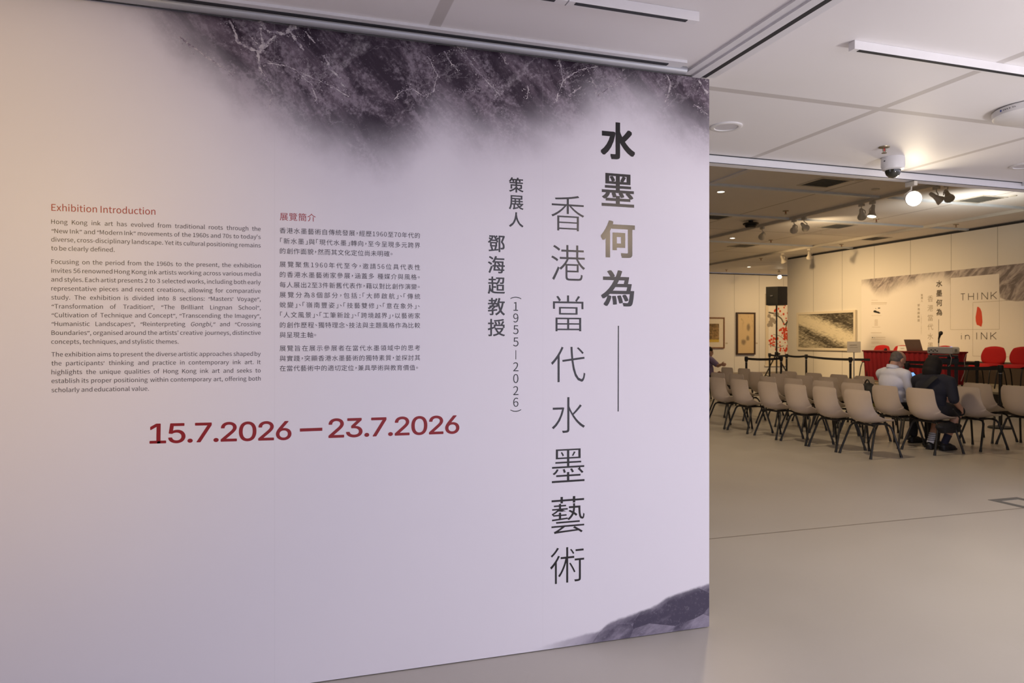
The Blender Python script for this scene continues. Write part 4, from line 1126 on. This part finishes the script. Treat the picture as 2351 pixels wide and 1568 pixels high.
for rn, (xb, cols, nm) in rows.items():
    ys = [xb * ray(px, YH).y / ray(px, YH).x + 0.20 for px in cols]
    for it in range(60):                       # keep neighbours from touching
        for k in range(len(ys) - 1):
            gap = ys[k + 1] - ys[k]
            if gap < .545: ys[k] -= (.545 - gap) / 2; ys[k + 1] += (.545 - gap) / 2
    for k, px in enumerate(cols):
        y = ys[k]
        jit = random.uniform(-.02, .02)
        lb = 'beige plastic shell chair, %s from the right end of the %s' % (ORD[k], nm)
        if rn == 'second' and k == 0: lb = 'beige plastic shell chair under the person in the dark navy shirt'
        if rn == 'second' and k == 1: lb = 'beige plastic shell chair under the person in the white shirt'
        if rn == 'second' and k == 2: lb = 'beige plastic shell chair with the black backpack on its seat'
        if rn == 'rear' and k == 0: lb = 'beige plastic shell chair closest to the camera, whole back in view'
        if rn == 'front' and k == 0: lb = 'beige plastic shell chair cut off by the right edge of the photo'
        if rn == 'front' and k == 8: lb = 'beige plastic shell chair under the person in purple beside the partition edge'
        loc = (xb + .222, y, 0)
        if not used:
            chair0.location = loc; chair0.rotation_euler = (0, 0, jit); chair0['label'] = lb; used = True
        else: dup(chair0, loc, jit, lb)
        seat_at[(rn, k)] = Vector(loc)
# ================================================================== PEOPLE
M_SKIN = mat('skin', (0.52, 0.29, 0.20), 0.5, var=0.05)
M_SHIRTW = mat('white shirt cloth', (0.72, 0.74, 0.86), 0.85)
M_SHIRTN = mat('navy shirt cloth', (0.016, 0.017, 0.030), 0.85)
M_SHIRTP = mat('purple shirt cloth', (0.20, 0.15, 0.26), 0.85)
M_TROUSER = mat('dark trousers', (0.02, 0.02, 0.026), 0.85)
M_HAIRB = mat('black hair', (0.010, 0.007, 0.006), 0.8)
M_HAIRG = mat('grey hair', (0.13, 0.11, 0.10), 0.7, var=0.5, scale=30)
M_SHOE = mat('black shoe', (0.010, 0.010, 0.014), 0.5)
M_SOCK = None
def chain(m, pts, rad):
    pts = [Vector(p) for p in pts]
    for a, b, ra, rb in zip(pts, pts[1:], rad, rad[1:]):
        L = (b - a).length; n = 5
        m.tube([a.lerp(b, k / n) for k in range(n + 1)], [ra + (rb - ra) * k / n for k in range(n + 1)], 14)
    for p_, r in zip(pts, rad): m.ball(p_, r, u=14, v=10)
    return m
def rot_y(a): return Matrix.Rotation(a, 3, 'Y')
def head(m, c, R):
    c = Vector(c); P_ = lambda *v: c + R @ Vector(v)
    m.ball(P_(0, 0, .03), (.098, .077, .092), R, 24, 16)
    m.ball(P_(.030, 0, -.045), (.064, .058, .068), R, 20, 12)
    m.ball(P_(.062, 0, -.092), (.028, .030, .024), R)
    m.ball(P_(.076, 0, .022), (.026, .054, .018), R)
    m.ball(P_(.070, .036, -.028), (.022, .022, .024), R); m.ball(P_(.070, -.036, -.028), (.022, .022, .024), R)
    chain(m, [P_(.090, 0, .008), P_(.112, 0, -.028)], [.010, .015])
    m.ball(P_(.088, 0, -.060), (.012, .026, .006), R); m.ball(P_(.086, 0, -.070), (.011, .022, .006), R)
    for s_ in (-1, 1): m.ball(P_(-.006, s_ * .080, -.006), (.022, .010, .034), R)
def hand(m, wrist, fwd, side, curl=0.6, thumb=1):
    """palm, four unequal fingers and a thumb; fwd = towards the fingertips, side = towards the little finger"""
    w = Vector(wrist); f = Vector(fwd).normalized(); s_ = Vector(side); s_ = (s_ - f * s_.dot(f)).normalized(); n = f.cross(s_) * thumb
    for k in (-1.4, -.5, .5, 1.4): chain(m, [w + f * .015 + s_ * k * .010, w + f * .085 + s_ * k * .020], [.015, .012])
    for k, L in zip((-1.5, -.5, .5, 1.5), (.072, .082, .075, .058)):
        p0 = w + f * .085 + s_ * k * .020; a1 = curl * .5; a2 = curl * 1.2; a3 = curl * 1.7
        p1 = p0 + (f * math.cos(a1) - n * math.sin(a1)) * L * .45; p2 = p1 + (f * math.cos(a2) - n * math.sin(a2)) * L * .32; p3 = p2 + (f * math.cos(a3) - n * math.sin(a3)) * L * .23
        chain(m, [p0, p1, p2, p3], [.0105, .0095, .0088, .0075])
    t0 = w + f * .030 - s_ * .026; t1 = t0 - s_ * .024 + f * .026 - n * .010; t2 = t1 - s_ * .006 + f * .028 - n * .012
    chain(m, [t0, t1, t2], [.014, .0115, .009])
def cloth(name, m, mt, root, vox, it=6):
    o = m.obj(name, mt, root)
    bake(o, [('REMESH', dict(mode='VOXEL', voxel_size=vox)), ('SMOOTH', dict(factor=0.5, iterations=it))])
    o.data.shade_smooth(); o.data.materials.clear(); o.data.materials.append(mt); return o
def hair_shell(c, R, parts, mt, root, vox=.008):
    m = MB(); c = Vector(c)
    for p_, r in parts: m.ball(c + R @ Vector(p_), r, R, 20, 14)
    return cloth('hair', m, mt, root, vox, 3)
def person(label, loc, rz, sp):
    o = thing('person', label, 'person', loc, rz)
    R = rot_y(sp['pitch']) ; hc = Vector(sp['head'])
    m = MB(); head(m, hc, R)
    chain(m, [sp['neck'], hc + R @ Vector((-.025, 0, -.05))], [.056, .052])
    for s_, key in ((-1, 'right'), (1, 'left')):
        sh, el, wr, fd, cl = sp[key]
        chain(m, [sh, el, wr], [.046, .040, .027]); hand(m, wr, fd, (0, 0.2 * s_, -1) if abs(fd[2]) < .7 else (0, -s_, 0), cl, s_)
    if sp.get('bare_legs'):
        for s_ in (-1, 1): chain(m, [sp['knee'](s_), sp['knee'](s_).lerp(sp['ankle'](s_), .35), sp['ankle'](s_)], [.052, .056, .036])
    # hidden trunk core keeps neck, arms and legs one continuous body
    pv, ch = Vector(sp['pelvis']), Vector(sp['chest'])
    chain(m, [pv, ch, sp['neck']], [.10, .10, .06]); chain(m, [sp['right'][0], ch, sp['left'][0]], [.05, .08, .05])
    if sp.get('bare_legs'):
        for s_ in (-1, 1): chain(m, [pv, sp['knee'](s_)], [.07, .052])
    body = cloth('body', m, M_SKIN, o, .0065, 3)
    ey = MB()
    for s_ in (-1, 1): ey.ball(hc + R @ Vector((.0905, s_ * .031, .002)), (.007, .013, .008), R)
    ey.obj('eyes', mat('dark eyes', (0.02, 0.015, 0.012), 0.2), body, smooth=180)
    # shirt
    m = MB(); lean = rot_y(sp.get('lean', 0.1))
    m.ball(pv + Vector((0, 0, .04)), (.135, .175, .12), lean, 20, 14); m.ball((pv + ch) / 2, (.128, .172, .17), lean, 20, 14)
    m.ball(ch, (.125, .195, .17), lean, 20, 14); m.ball(ch + lean @ Vector((-.015, 0, .10)), (.10, .185, .075), lean, 20, 14)
    chain(m, [ch + lean @ Vector((-.01, 0, .13)), Vector(sp['neck']) + Vector((0, 0, .005))], [.085, .066])
    for key in ('right', 'left'):
        sh, el, wr, fd, cl = sp[key]; sh, el, wr = Vector(sh), Vector(el), Vector(wr)
        chain(m, [ch + (sh - ch) * .6 + Vector((0, 0, .05)), sh], [.08, .070])
        f = sp.get('sleeve', 1.0)
        if f <= 1: chain(m, [sh, sh.lerp(el, f)], [.070, .066 - .006 * f])
        else: chain(m, [sh, el, el.lerp(wr, f - 1)], [.070, .060, .055])
    cloth('shirt', m, sp['shirt'], o, .010, 5)
    if sp.get('collar'):
        nk = Vector(sp['neck']); rw = []
        for j, (rr_, zz) in enumerate(((.070, -.012), (.066, .030), (.072, .024), (.078, -.014))):
            rw.append([nk + Vector((rr_ * 1.05 * math.cos(a), rr_ * math.sin(a), zz + .010 - .016 * math.cos(a))) for a in [2 * PI * k / 24 for k in range(24)]])
        MB().grid(rw, close_u=True).obj('collar', sp['shirt'], o, smooth=60)
    # trousers
    m = MB(); m.ball(pv, (.135, .18, .115), None, 20, 14)
    for s_ in (-1, 1):
        kn, an = sp['knee'](s_), sp['ankle'](s_)
        if sp.get('bare_legs'): chain(m, [pv + Vector((.02, s_ * .09, -.01)), kn], [.098, .072])
        else: chain(m, [pv + Vector((.02, s_ * .09, -.01)), kn, an + Vector((0, 0, .03))], [.095, .066, .052])
    cloth('trousers', m, M_TROUSER, o, .012, 5)
    for s_ in (-1, 1):
        an = sp['ankle'](s_)
        if sp.get('bare_legs'):
            t_ = (sp['knee'](s_) - an).normalized(); sk = MB(); sk.tube([an - t_ * .04, an, an + t_ * .05, an + t_ * .09], [.040, .042, .043, .046], 16).obj('sock', sp['sock'] if s_ > 0 else mat('navy sock', (0.02, 0.02, 0.045), 0.9), o, smooth=60)
        fx = Vector((1, s_ * .12, 0)).normalized()
        m = MB(); chain(m, [Vector((an.x, an.y, .05)) - fx * .035, Vector((an.x, an.y, .045)) + fx * .07, Vector((an.x, an.y, .030)) + fx * .15], [.046, .044, .030])
        m.bevbox(Vector((an.x, an.y, .012)) + fx * .055, (.26, .085, .022), .01, 2, Matrix.Rotation(math.atan2(fx.y, fx.x), 3, 'Z'))
        cloth('shoe', m, M_SHOE, o, .008, 3)
    hair_shell(hc, R, sp['hair'], sp['hair_mat'], o)
    return o

# man in the white shirt, bent over his phone
sm = seat_at[('second', 1)]
man = dict(pitch=.62, lean=.12, head=(-.005, -.01, 1.120), neck=(-.075, 0, 1.015), pelvis=(-.035, 0, .555), chest=(-.085, 0, .84),
    right=((-.075, -.205, .935), (-.005, -.250, .665), (.19, -.19, .585), (.9, .3, -.1), .5), left=((-.06, .205, .935), (.10, .235, .70), (.170, .04, .825), (.35, -.55, .75), .9),
    knee=lambda s_: Vector((.42, s_ * .12, .50)), ankle=lambda s_: Vector((.40, s_ * .12, .09)), shirt=M_SHIRTW, collar=True, sleeve=1.18, hair_mat=M_HAIRG,
    hair=[((-.022, 0, .020), (.086, .082, .070)), ((-.040, 0, .030), (.078, .076, .066)), ((-.050, 0, -.010), (.054, .069, .060))])
pm_ = person('person in a white shirt sitting with bowed head, holding a phone', (sm.x, sm.y, 0), 0.0, man)
MB().tube([(.165, -.218, .598), (.185, -.208, .590)], .033, 14).obj('wristwatch', mat('dark watch', (0.02, 0.03, 0.03), 0.3), pm_, smooth=40)
ph = thing('smartphone', 'lit smartphone in the hand of the person in white', 'phone', (sm.x + .232, sm.y - .045, .905), 0)
rp = Matrix.Rotation(-.75, 3, 'Y') @ Matrix.Rotation(0.25, 3, 'Z')
MB().bevbox((0, 0, 0), (.012, .078, .155), .004, 2, rp).obj('case', M_BLACK, ph)
MB().bevbox(rp @ Vector((-.0065, 0, 0)), (.0015, .070, .145), .0005, 1, rp).obj('screen', mat('lit phone screen', (0.3, 0.5, 0.9), 0.3, emit=(0.25, 0.5, 1.0), power=1.1), ph)
# person in the navy shirt
sw_ = seat_at[('second', 0)]
t = NT('striped sock'); zz = t.xyz(t.pos())[2]
fs = t.ma('FLOORED_MODULO', t.ma('SUBTRACT', zz, .005), .024)
t.col(t.mix(t.ma('MULTIPLY', t.smooth(fs, .013, .014), t.smooth(zz, .10, .102)), (0.72, 0.71, 0.74), (0.10, 0.11, 0.15)))
M_SOCK = t.m
wom = dict(pitch=.55, lean=.22, head=(.035, .02, 1.055), neck=(-.02, .01, .945), pelvis=(-.04, 0, .555), chest=(-.035, 0, .79),
    right=((-.01, -.205, .875), (-.015, -.255, .665), (.15, -.235, .560), (.9, .1, -.4), .5), left=((.0, .205, .875), (.10, .225, .66), (.30, .10, .62), (.9, -.3, .0), .5),
    knee=lambda s_: Vector((.37, s_ * .11, .49)), ankle=lambda s_: Vector((.17 + .05 * (s_ < 0), .05 + s_ * .075, .115)), bare_legs=True, sock=M_SOCK, shirt=M_SHIRTN, sleeve=0.98, hair_mat=M_HAIRB,
    hair=[((-.012, 0, .040), (.108, .094, .096)), ((-.035, 0, -.02), (.088, .098, .090)), ((-.030, 0, -.085), (.080, .096, .060)), ((.015, .066, -.05), (.052, .032, .085)), ((.015, -.066, -.05), (.052, .032, .085)), ((-.020, 0, -.115), (.066, .090, .040))])
pw = person('person in a dark navy shirt with black hair and striped socks, sitting bent forward', (sw_.x, sw_.y, 0), 0.22, wom)
# strap of the shoulder bag across the back, bag at the hip
rows_ = []
for k in range(13):
    v = k / 12; a = Vector((-.12, -.10, .94)); b = Vector((-.14, .15, .62)); c_ = a.lerp(b, v) + Vector((-.062 * math.sin(PI * v) ** .6, 0, 0))
    d_ = Vector((0, .028, .012)); rows_.append([c_ - d_, c_ + d_, c_ + d_ + Vector((-.006, 0, 0)), c_ - d_ + Vector((-.006, 0, 0))])
bag2 = thing('shoulder_bag', 'black shoulder bag hanging below the seat of the person in navy', 'bag', (sw_.x, sw_.y, 0), 0.22)
MB().grid(rows_, close_u=True).obj('strap', mat('black strap', (0.008, 0.008, 0.010), 0.7), bag2, smooth=60)
m = MB(); m.bevbox((-.04, -.18, .318), (.26, .12, .13), .04, 3); m.bevbox((.10, -.18, .300), (.22, .11, .11), .04, 3); m.ball((-.15, -.18, .335), (.09, .06, .04)); m.ball((.18, -.18, .325), (.09, .05, .035))
cloth('bag_body', m, mat('black bag cloth', (0.012, 0.012, 0.016), 0.7), bag2, .012, 4)
chain(MB(), [(.10, -.25, .33), (.06, -.285, .44), (-.06, -.27, .55)], [.010, .010, .010]).obj('side_strap', M_BLACK, bag2, smooth=60)
# person in purple, mostly behind the partition
sv = seat_at[('front', 8)]
pur = dict(man); pur.update(pitch=.15, lean=.05, head=(-.02, 0, 1.10), neck=(-.07, 0, .99), shirt=M_SHIRTP, collar=False, sleeve=.75, hair_mat=M_HAIRB,
    right=((-.075, -.205, .915), (-.02, -.36, .80), (-.06, -.56, .835), (-.2, -1, .0), .5), left=((-.06, .205, .915), (.06, .24, .66), (.26, .12, .60), (.9, -.3, 0), .5),
    hair=[((-.012, 0, .040), (.102, .084, .090)), ((-.045, 0, -.02), (.066, .080, .075))])
person('person in a purple shirt resting an arm on the next chair, beside the partition edge', (sv.x, sv.y, 0), 0.0, pur)
# backpack on the seat beside the man
sb = seat_at[('second', 2)]
bp = thing('backpack', 'black backpack with top loop standing on the seat beside the person in white', 'backpack', (sb.x + .035, sb.y - .03, .435), 0)
m = MB(); m.ball((0, 0, .17), (.115, .16, .19)); m.ball((.03, 0, .10), (.12, .16, .11)); m.bevbox((0, 0, .10), (.19, .28, .20), .04, 3)
cloth('pack_body', m, mat('black nylon', (0.010, 0.010, 0.012), 0.6), bp, .010, 5)
MB().tube([(-.02, -.045 + .09 * k / 8, .345 + .055 * math.sin(PI * k / 8)) for k in range(9)], .009, 8).obj('carry_loop', M_BLACK, bp, smooth=60)
m = MB(); m.ball((.125, 0, .12), (.035, .11, .09)); m.obj('front_pocket', mat('black nylon', (0, 0, 0)), bp, smooth=180)
MB().bevbox((-.06, -.155, .05), (.05, .012, .07), .004).obj('side_tag', mat('olive tag', (0.22, 0.20, 0.03), 0.7), bp)

# ================================================================== CEILING FIXTURES, ENTRANCE
def trough(name_, p_a, x1, label, ends):
    """surface mounted track box along X, a dark slot in its underside"""
    p0 = at_z(*p_a, CEIL); L = x1 - p0.x
    o = thing('lighting_track', label, 'lighting track', (p0.x, p0.y, CEIL), 0)
    h = .038
    MB().bevbox((L / 2, 0, -h / 2), (abs(L), .036, h), .002).obj('housing', M_FIX, o)
    sg_ = 1 if L > 0 else -1
    sl = MB()
    for a_, b_ in ends: sl.box((sg_ * (a_ + b_) / 2, -.006, -h - .0005), (b_ - a_, .018, .003))
    sl.obj('slot', M_DARK, o)
    for a_ in [e[1] for e in ends[:-1]]: MB().box((sg_ * (a_ + .03), 0, -h / 2), (.003, .038, h + .002)).obj('joint', mat('joint line', (0.25, 0.25, 0.27), 0.5), o)
    return o
trough('a', (1955, 95), 5.6, 'white ceiling lighting track at the upper right, before the hall', ((.03, 1.12), (1.18, 2.3), (2.36, 3.4)))
q = at_z(1600, 31, CEIL); trough('b', (1600, 31), -0.5, 'white ceiling lighting track at the top edge above the mural', ((.05, .52), (.60, 1.5)))
def down_light(px, py, z, r, label, lit):
    q = at_z(px, py, z); o = thing('downlight', label, 'ceiling light', (q.x, q.y, z), 0, 'recessed downlights')
    MB().lathe([(r, 0), (r, -.006), (r * .93, -.010), (r * .74, -.008), (r * .70, .0), (r * .70, 0)], n=36).obj('trim_ring', M_FIX, o, smooth=50)
    MB().lathe([(0, -.004), (r * .71, -.004), (r * .71, -.001), (0, -.001)], n=32).obj('diffuser', mat('lit diffuser', (0.9, 0.88, 0.8), 0.5, emit=(1.0, 0.86, 0.66), power=6.0) if lit else mat('unlit diffuser', (0.62, 0.61, 0.66), 0.4), o)
    return o
down_light(1667, 290, CEIL, .095, 'unlit round downlight in the near ceiling beside the mural edge', False)
down_light(2353, 380, CEIL, .10, 'unlit round downlight in the near ceiling at the far right', False)
for px, py, lb in ((1655, 440, 'lit round downlight in the hall ceiling, nearest of the row'), (1681.5, 546.5, 'lit round downlight in the hall ceiling, middle of the row'), (1719.5, 612.5, 'lit round downlight in the hall ceiling, farthest of the row')):
    down_light(px, py, HCEIL, .085, lb, True)
# dome camera
q = at_z(2050, 362, CEIL)
dc = thing('dome_camera', 'white dome security camera on the near ceiling', 'camera', (q.x, q.y, CEIL), -math.atan2(q.x, q.y))
MB().lathe([(0, 0), (.074, 0), (.077, -.012), (.077, -.062), (.070, -.082), (.056, -.090), (0, -.090)], n=36).obj('housing', M_FIX, dc, smooth=40)
MB().lathe([(.052, -.088), (.051, -.102), (.043, -.122), (.026, -.138), (0, -.144)], n=30).obj('dome', mat('smoked dome', (0.03, 0.03, 0.022), 0.06, coat=0.5), dc, smooth=60)
MB().bevbox((-.052, -.056, -.030), (.012, .004, .008), .001, 1, Matrix.Rotation(-.75, 3, 'Z')).obj('screw_cover', M_DARK, dc)
# sprinklers
M_BRASS = mat('dull brass', (0.32, 0.27, 0.18), 0.35, 0.8)
def make_sprinkler(loc, label):
    o = thing('sprinkler_head', label, 'sprinkler', loc, 0, 'ceiling sprinkler heads')
    MB().lathe([(0, 0), (.036, 0), (.034, -.006), (.014, -.010), (0, -.010)], n=24).obj('escutcheon', M_BRASS, o, smooth=40)
    m = MB()
    for s_ in (-1, 1): m.tube([(s_ * .008, 0, -.008), (s_ * .013, 0, -.022), (s_ * .004, 0, -.040)], .003, 6)
    m.obj('frame', M_BRASS, o)
    MB().tube([(0, 0, -.012), (0, 0, -.030)], .004, 8).obj('glass_bulb', mat('red bulb', (0.6, 0.02, 0.02), 0.2), o)
    MB().lathe([(0, -.040), (.016, -.040), (.016, -.043), (0, -.043)], n=16).obj('deflector', M_BRASS, o)
    return o
q = at_z(2030, 337, CEIL); sk = make_sprinkler((q.x, q.y, CEIL), 'brass sprinkler head with red bulb beside the dome camera')
for px, py, lb in ((1804, 484, 'small sprinkler head in the hall ceiling above the left lamp pair'), (1770, 551, 'small sprinkler head in the hall ceiling below the round detector'), (1932, 561, 'small sprinkler head in the hall ceiling left of the brilliant lamp'),
                   (2012, 503, 'small sprinkler head in the hall ceiling under the lit track lamp'), (2195, 515, 'small sprinkler head in the strip of ceiling over the printed backdrop'), (1747, 593, 'small sprinkler head in the hall ceiling near the wall corner'), (1668, 619, 'small sprinkler head in the hall ceiling over the far pictures')):
    q = at_z(px, py, HCEIL); o_ = dup(sk, (q.x, q.y, HCEIL), .4, lb); o_.scale = (1.7, 1.7, 1.7)
# wireless access point
q = at_z(2373, 248, CEIL)
ap = thing('access_point', 'flat white disc unit on the near ceiling, cut by the photo edge', 'ceiling unit', (q.x, q.y, CEIL), -math.atan2(q.x, q.y))
MB().lathe([(0, 0), (.185, 0), (.195, -.008), (.192, -.040), (.178, -.050), (0, -.052)], n=48).obj('disc', M_FIX, ap, smooth=40)
m = MB()
for k, (a_, w_) in enumerate(((-2.42, .008), (-2.33, .004), (-2.27, .005), (-2.21, .004), (-2.14, .005), (-2.05, .003), (-2.00, .003))):
    m.mi = 0 if k == 0 else 1
    m.box((.1955 * math.cos(a_), .1955 * math.sin(a_), -.022), (.002, w_, .010 if k == 0 else .004), Matrix.Rotation(a_, 3, 'Z'))
m.obj('maker_mark', [mat('blue mark', (0.03, 0.06, 0.30), 0.5), mat('dark mark', (0.05, 0.05, 0.06), 0.5)], ap)
# floor tape
f0, f1 = at_z(2278, 1150, 0), at_z(2332, 1143.7, 0)
m = MB(); Wd, Ld, tw = .34, 1.0, .065
m.box((Wd / 2, -tw / 2, .001), (Wd, tw, .002)).box((tw / 2, -Ld / 2, .001), (tw, Ld - 2 * tw, .002)).box((Wd - tw / 2, -Ld / 2, .001), (tw, Ld - 2 * tw, .002)).box((Wd / 2, -Ld + tw / 2, .001), (Wd, tw, .002))
fm = m.obj('floor_tape', mat('dark grey tape', (0.12, 0.12, 0.115), 0.5)); fm.location = (f0.x, f0.y + .04, 0)
tag(fm, 'dark grey tape rectangle on the floor by the seam, cut by the photo edge', 'floor tape')

# ================================================================== CEILING FIXTURES, HALL
M_VENT = mat('vent louvre', (0.44, 0.41, 0.35), 0.6); M_VFR = mat('vent frame', (0.60, 0.55, 0.46), 0.5)
def make_vent(loc, label, w=.58):
    o = thing('air_vent', label, 'vent', loc, 0, 'square ceiling vents')
    f = MB()
    for s_ in (-1, 1): f.box((s_ * w / 2, 0, -.006), (.04, w + .04, .012)); f.box((0, s_ * w / 2, -.006), (w - .04, .04, .012))
    f.obj('frame', M_VFR, o)
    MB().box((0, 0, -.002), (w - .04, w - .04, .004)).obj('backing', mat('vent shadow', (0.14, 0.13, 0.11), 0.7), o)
    l = MB()
    for k in range(9): l.box((0, -w / 2 + w * (k + 1) / 10, -.008), (w - .04, .044, .003), Matrix.Rotation(.35, 3, 'X'))
    l.obj('louvre', M_VENT, o); return o
vt0 = None
for px, py, lb in ((1893, 419, 'square air vent in the hall ceiling, left of the dome camera'), (1922, 519, 'square air vent in the hall ceiling below the left track lamps'), (1706, 564, 'square air vent in the hall ceiling near the lit downlights'),
                   (2250, 457, 'square air vent in the hall ceiling right of the brilliant lamp'), (2005, 547, 'square air vent in the hall ceiling close to the back wall'), (1640, 497, 'square air vent in the hall ceiling beside the partition edge')):
    q = at_z(px, py, HCEIL)
    if vt0 is None: vt0 = make_vent((q.x, q.y, HCEIL), lb)
    else: dup(vt0, (q.x, q.y, HCEIL), 0, lb)
q = at_z(1724, 507, HCEIL)
det = thing('ceiling_detector', 'dark two-tiered round unit under the hall ceiling', 'detector', (q.x, q.y, HCEIL))
MB().lathe([(0, 0), (.05, 0), (.05, -.05), (0, -.05)], n=16).obj('neck', M_BLACK, det)
MB().lathe([(0, -.05), (.165, -.05), (.175, -.065), (.165, -.085), (.12, -.09), (0, -.09)], n=32).obj('upper_disc', M_BLACK, det, smooth=40)
MB().lathe([(.12, -.09), (.13, -.10), (.125, -.125), (.10, -.15), (0, -.155)], n=32).obj('lower_dome', M_BLACK, det, smooth=40)
for px, py, lb in ((2010, 434, 'small round plate in the hall ceiling left of the brilliant lamp'), (1971, 412, 'small round plate in the hall ceiling left of the dome camera'), (2325, 449, 'small round plate in the hall ceiling at the right under the rail')):
    q = at_z(px, py, HCEIL); tag(MB().lathe([(0, 0), (.07, 0), (.065, -.015), (0, -.02)], (0, 0, 0), 24).obj('ceiling_plate', M_VFR, smooth=40, loc=(q.x, q.y, HCEIL)), lb, 'ceiling plate', 'round ceiling plates')
# track spotlights: adapter, arm, flared head
M_SPOT = mat('ivory lamp housing', (0.62, 0.58, 0.50), 0.45)
def make_spot(loc, aim, label, lit=False, sc_=1.0):
    o = thing('track_spotlight', label, 'spotlight', loc, 0, 'track spotlights')
    d = (Vector(aim) - (Vector(loc) + Vector((0, 0, -.19)))).normalized(); R = d.to_track_quat('Z', 'Y').to_matrix(); c = Vector((0, 0, -.19 * sc_))
    MB().bevbox((0, 0, -.03 * sc_), (.045 * sc_, .12 * sc_, .05 * sc_), .006).obj('adapter', M_SPOT, o)
    sd = d.cross(Vector((0, 0, 1))).normalized() * .062 * sc_
    MB().tube([(0, 0, -.05 * sc_), Vector((0, 0, -.09 * sc_)), c + sd + Vector((0, 0, .05 * sc_)), c + sd], .009 * sc_, 8).obj('arm', M_SPOT, o, smooth=50)
    k = sc_
    MB().lathe([(0, -.13 * k), (.026 * k, -.128 * k), (.034 * k, -.10 * k), (.036 * k, -.04 * k), (.050 * k, .02 * k), (.078 * k, .08 * k), (.080 * k, .10 * k), (.074 * k, .10 * k), (.066 * k, .075 * k), (0, .07 * k)], c, 28, R).obj('head', M_SPOT, o, smooth=40)
    MB().lathe([(0, .086 * k), (.070 * k, .086 * k), (.070 * k, .092 * k), (0, .094 * k)], c, 28, R).obj('lens', mat('lit lens', (1, .95, .85), 0.3, emit=(1.0, 0.88, 0.66), power=60.0 if lit == 2 else 12.0) if lit == 1 else (mat('bright lit lens', (1, .95, .85), 0.3, emit=(1.0, 0.86, 0.62), power=60.0) if lit == 2 else mat('dull lens', (0.45, 0.42, 0.36), 0.25)), o)
    return o
TRK = 10.35
def on_track(px, xx, z=HCEIL - .06):
    r = ray(px, YH); return (xx, xx * r.y / r.x, z)
SPT = ((1750, (15, 21, 1.5), 'ivory track spotlight pointing down, leftmost on the near hall track'), (1823, (15, 18.5, 1.2), 'ivory track spotlight, left lamp of the close pair on the hall track'), (1846, (15.4, 15, 1.6), 'ivory track spotlight, right lamp of the close pair on the hall track'),
       (1978, (14, 14, .5), 'ivory track spotlight pointing down left of the lit track lamp'))
for px, aim, lb in SPT: make_spot(on_track(px, TRK), aim, lb)
make_spot(on_track(2003, TRK), (9.6, 10.4, .5), 'small lit track spotlight beside the brilliant lamp', 1)
for px, aim, lb in ((2150, (13.5, 7.5, 1.0), 'ivory track spotlight just right of the brilliant lamp'), (2176, (9, 6.5, .8), 'ivory track spotlight second to the right of the brilliant lamp')): make_spot(on_track(px, TRK), aim, lb)
for px, lb in ((1797, 'dim track spotlight above the loudspeaker on the far track'), (1858, 'dim track spotlight at the far track near the wall corner')): make_spot(on_track(px, 14.05), (15.4, 18, 1.5), lb)
q = at_y(1789, 622, 22.6); make_spot((q.x, q.y, q.z), (q.x - 2.5, 18.0, 1.0), 'far lit track spotlight above the loudspeaker', 1)
struct(MB().box((q.x, 22.6, (q.z + HCEIL) / 2), (.03, .03, HCEIL - q.z)).obj('trim_13', M_TRACK))
# the brilliant lamp hangs from the bulkhead rail and shines towards the camera
ql = at_y(2092, 414, YB)
gl = make_spot((ql.x, YB, CEIL - .055), (1.9, .1, 1.95), 'brilliant lit spotlight on the bulkhead rail facing the camera', 2, .75)
dd = (Vector((1.9, .1, 1.95)) - Vector((ql.x, YB, CEIL - .20))).normalized(); lp_ = Vector((ql.x, YB, CEIL - .20)) + dd * .13
lamp('bulkhead_spot_light', 'SPOT', lp_, 7, (1.0, 0.80, 0.52), lp_ + dd + Vector((0, 0, -.5)), 0.05, 170, 0.8)
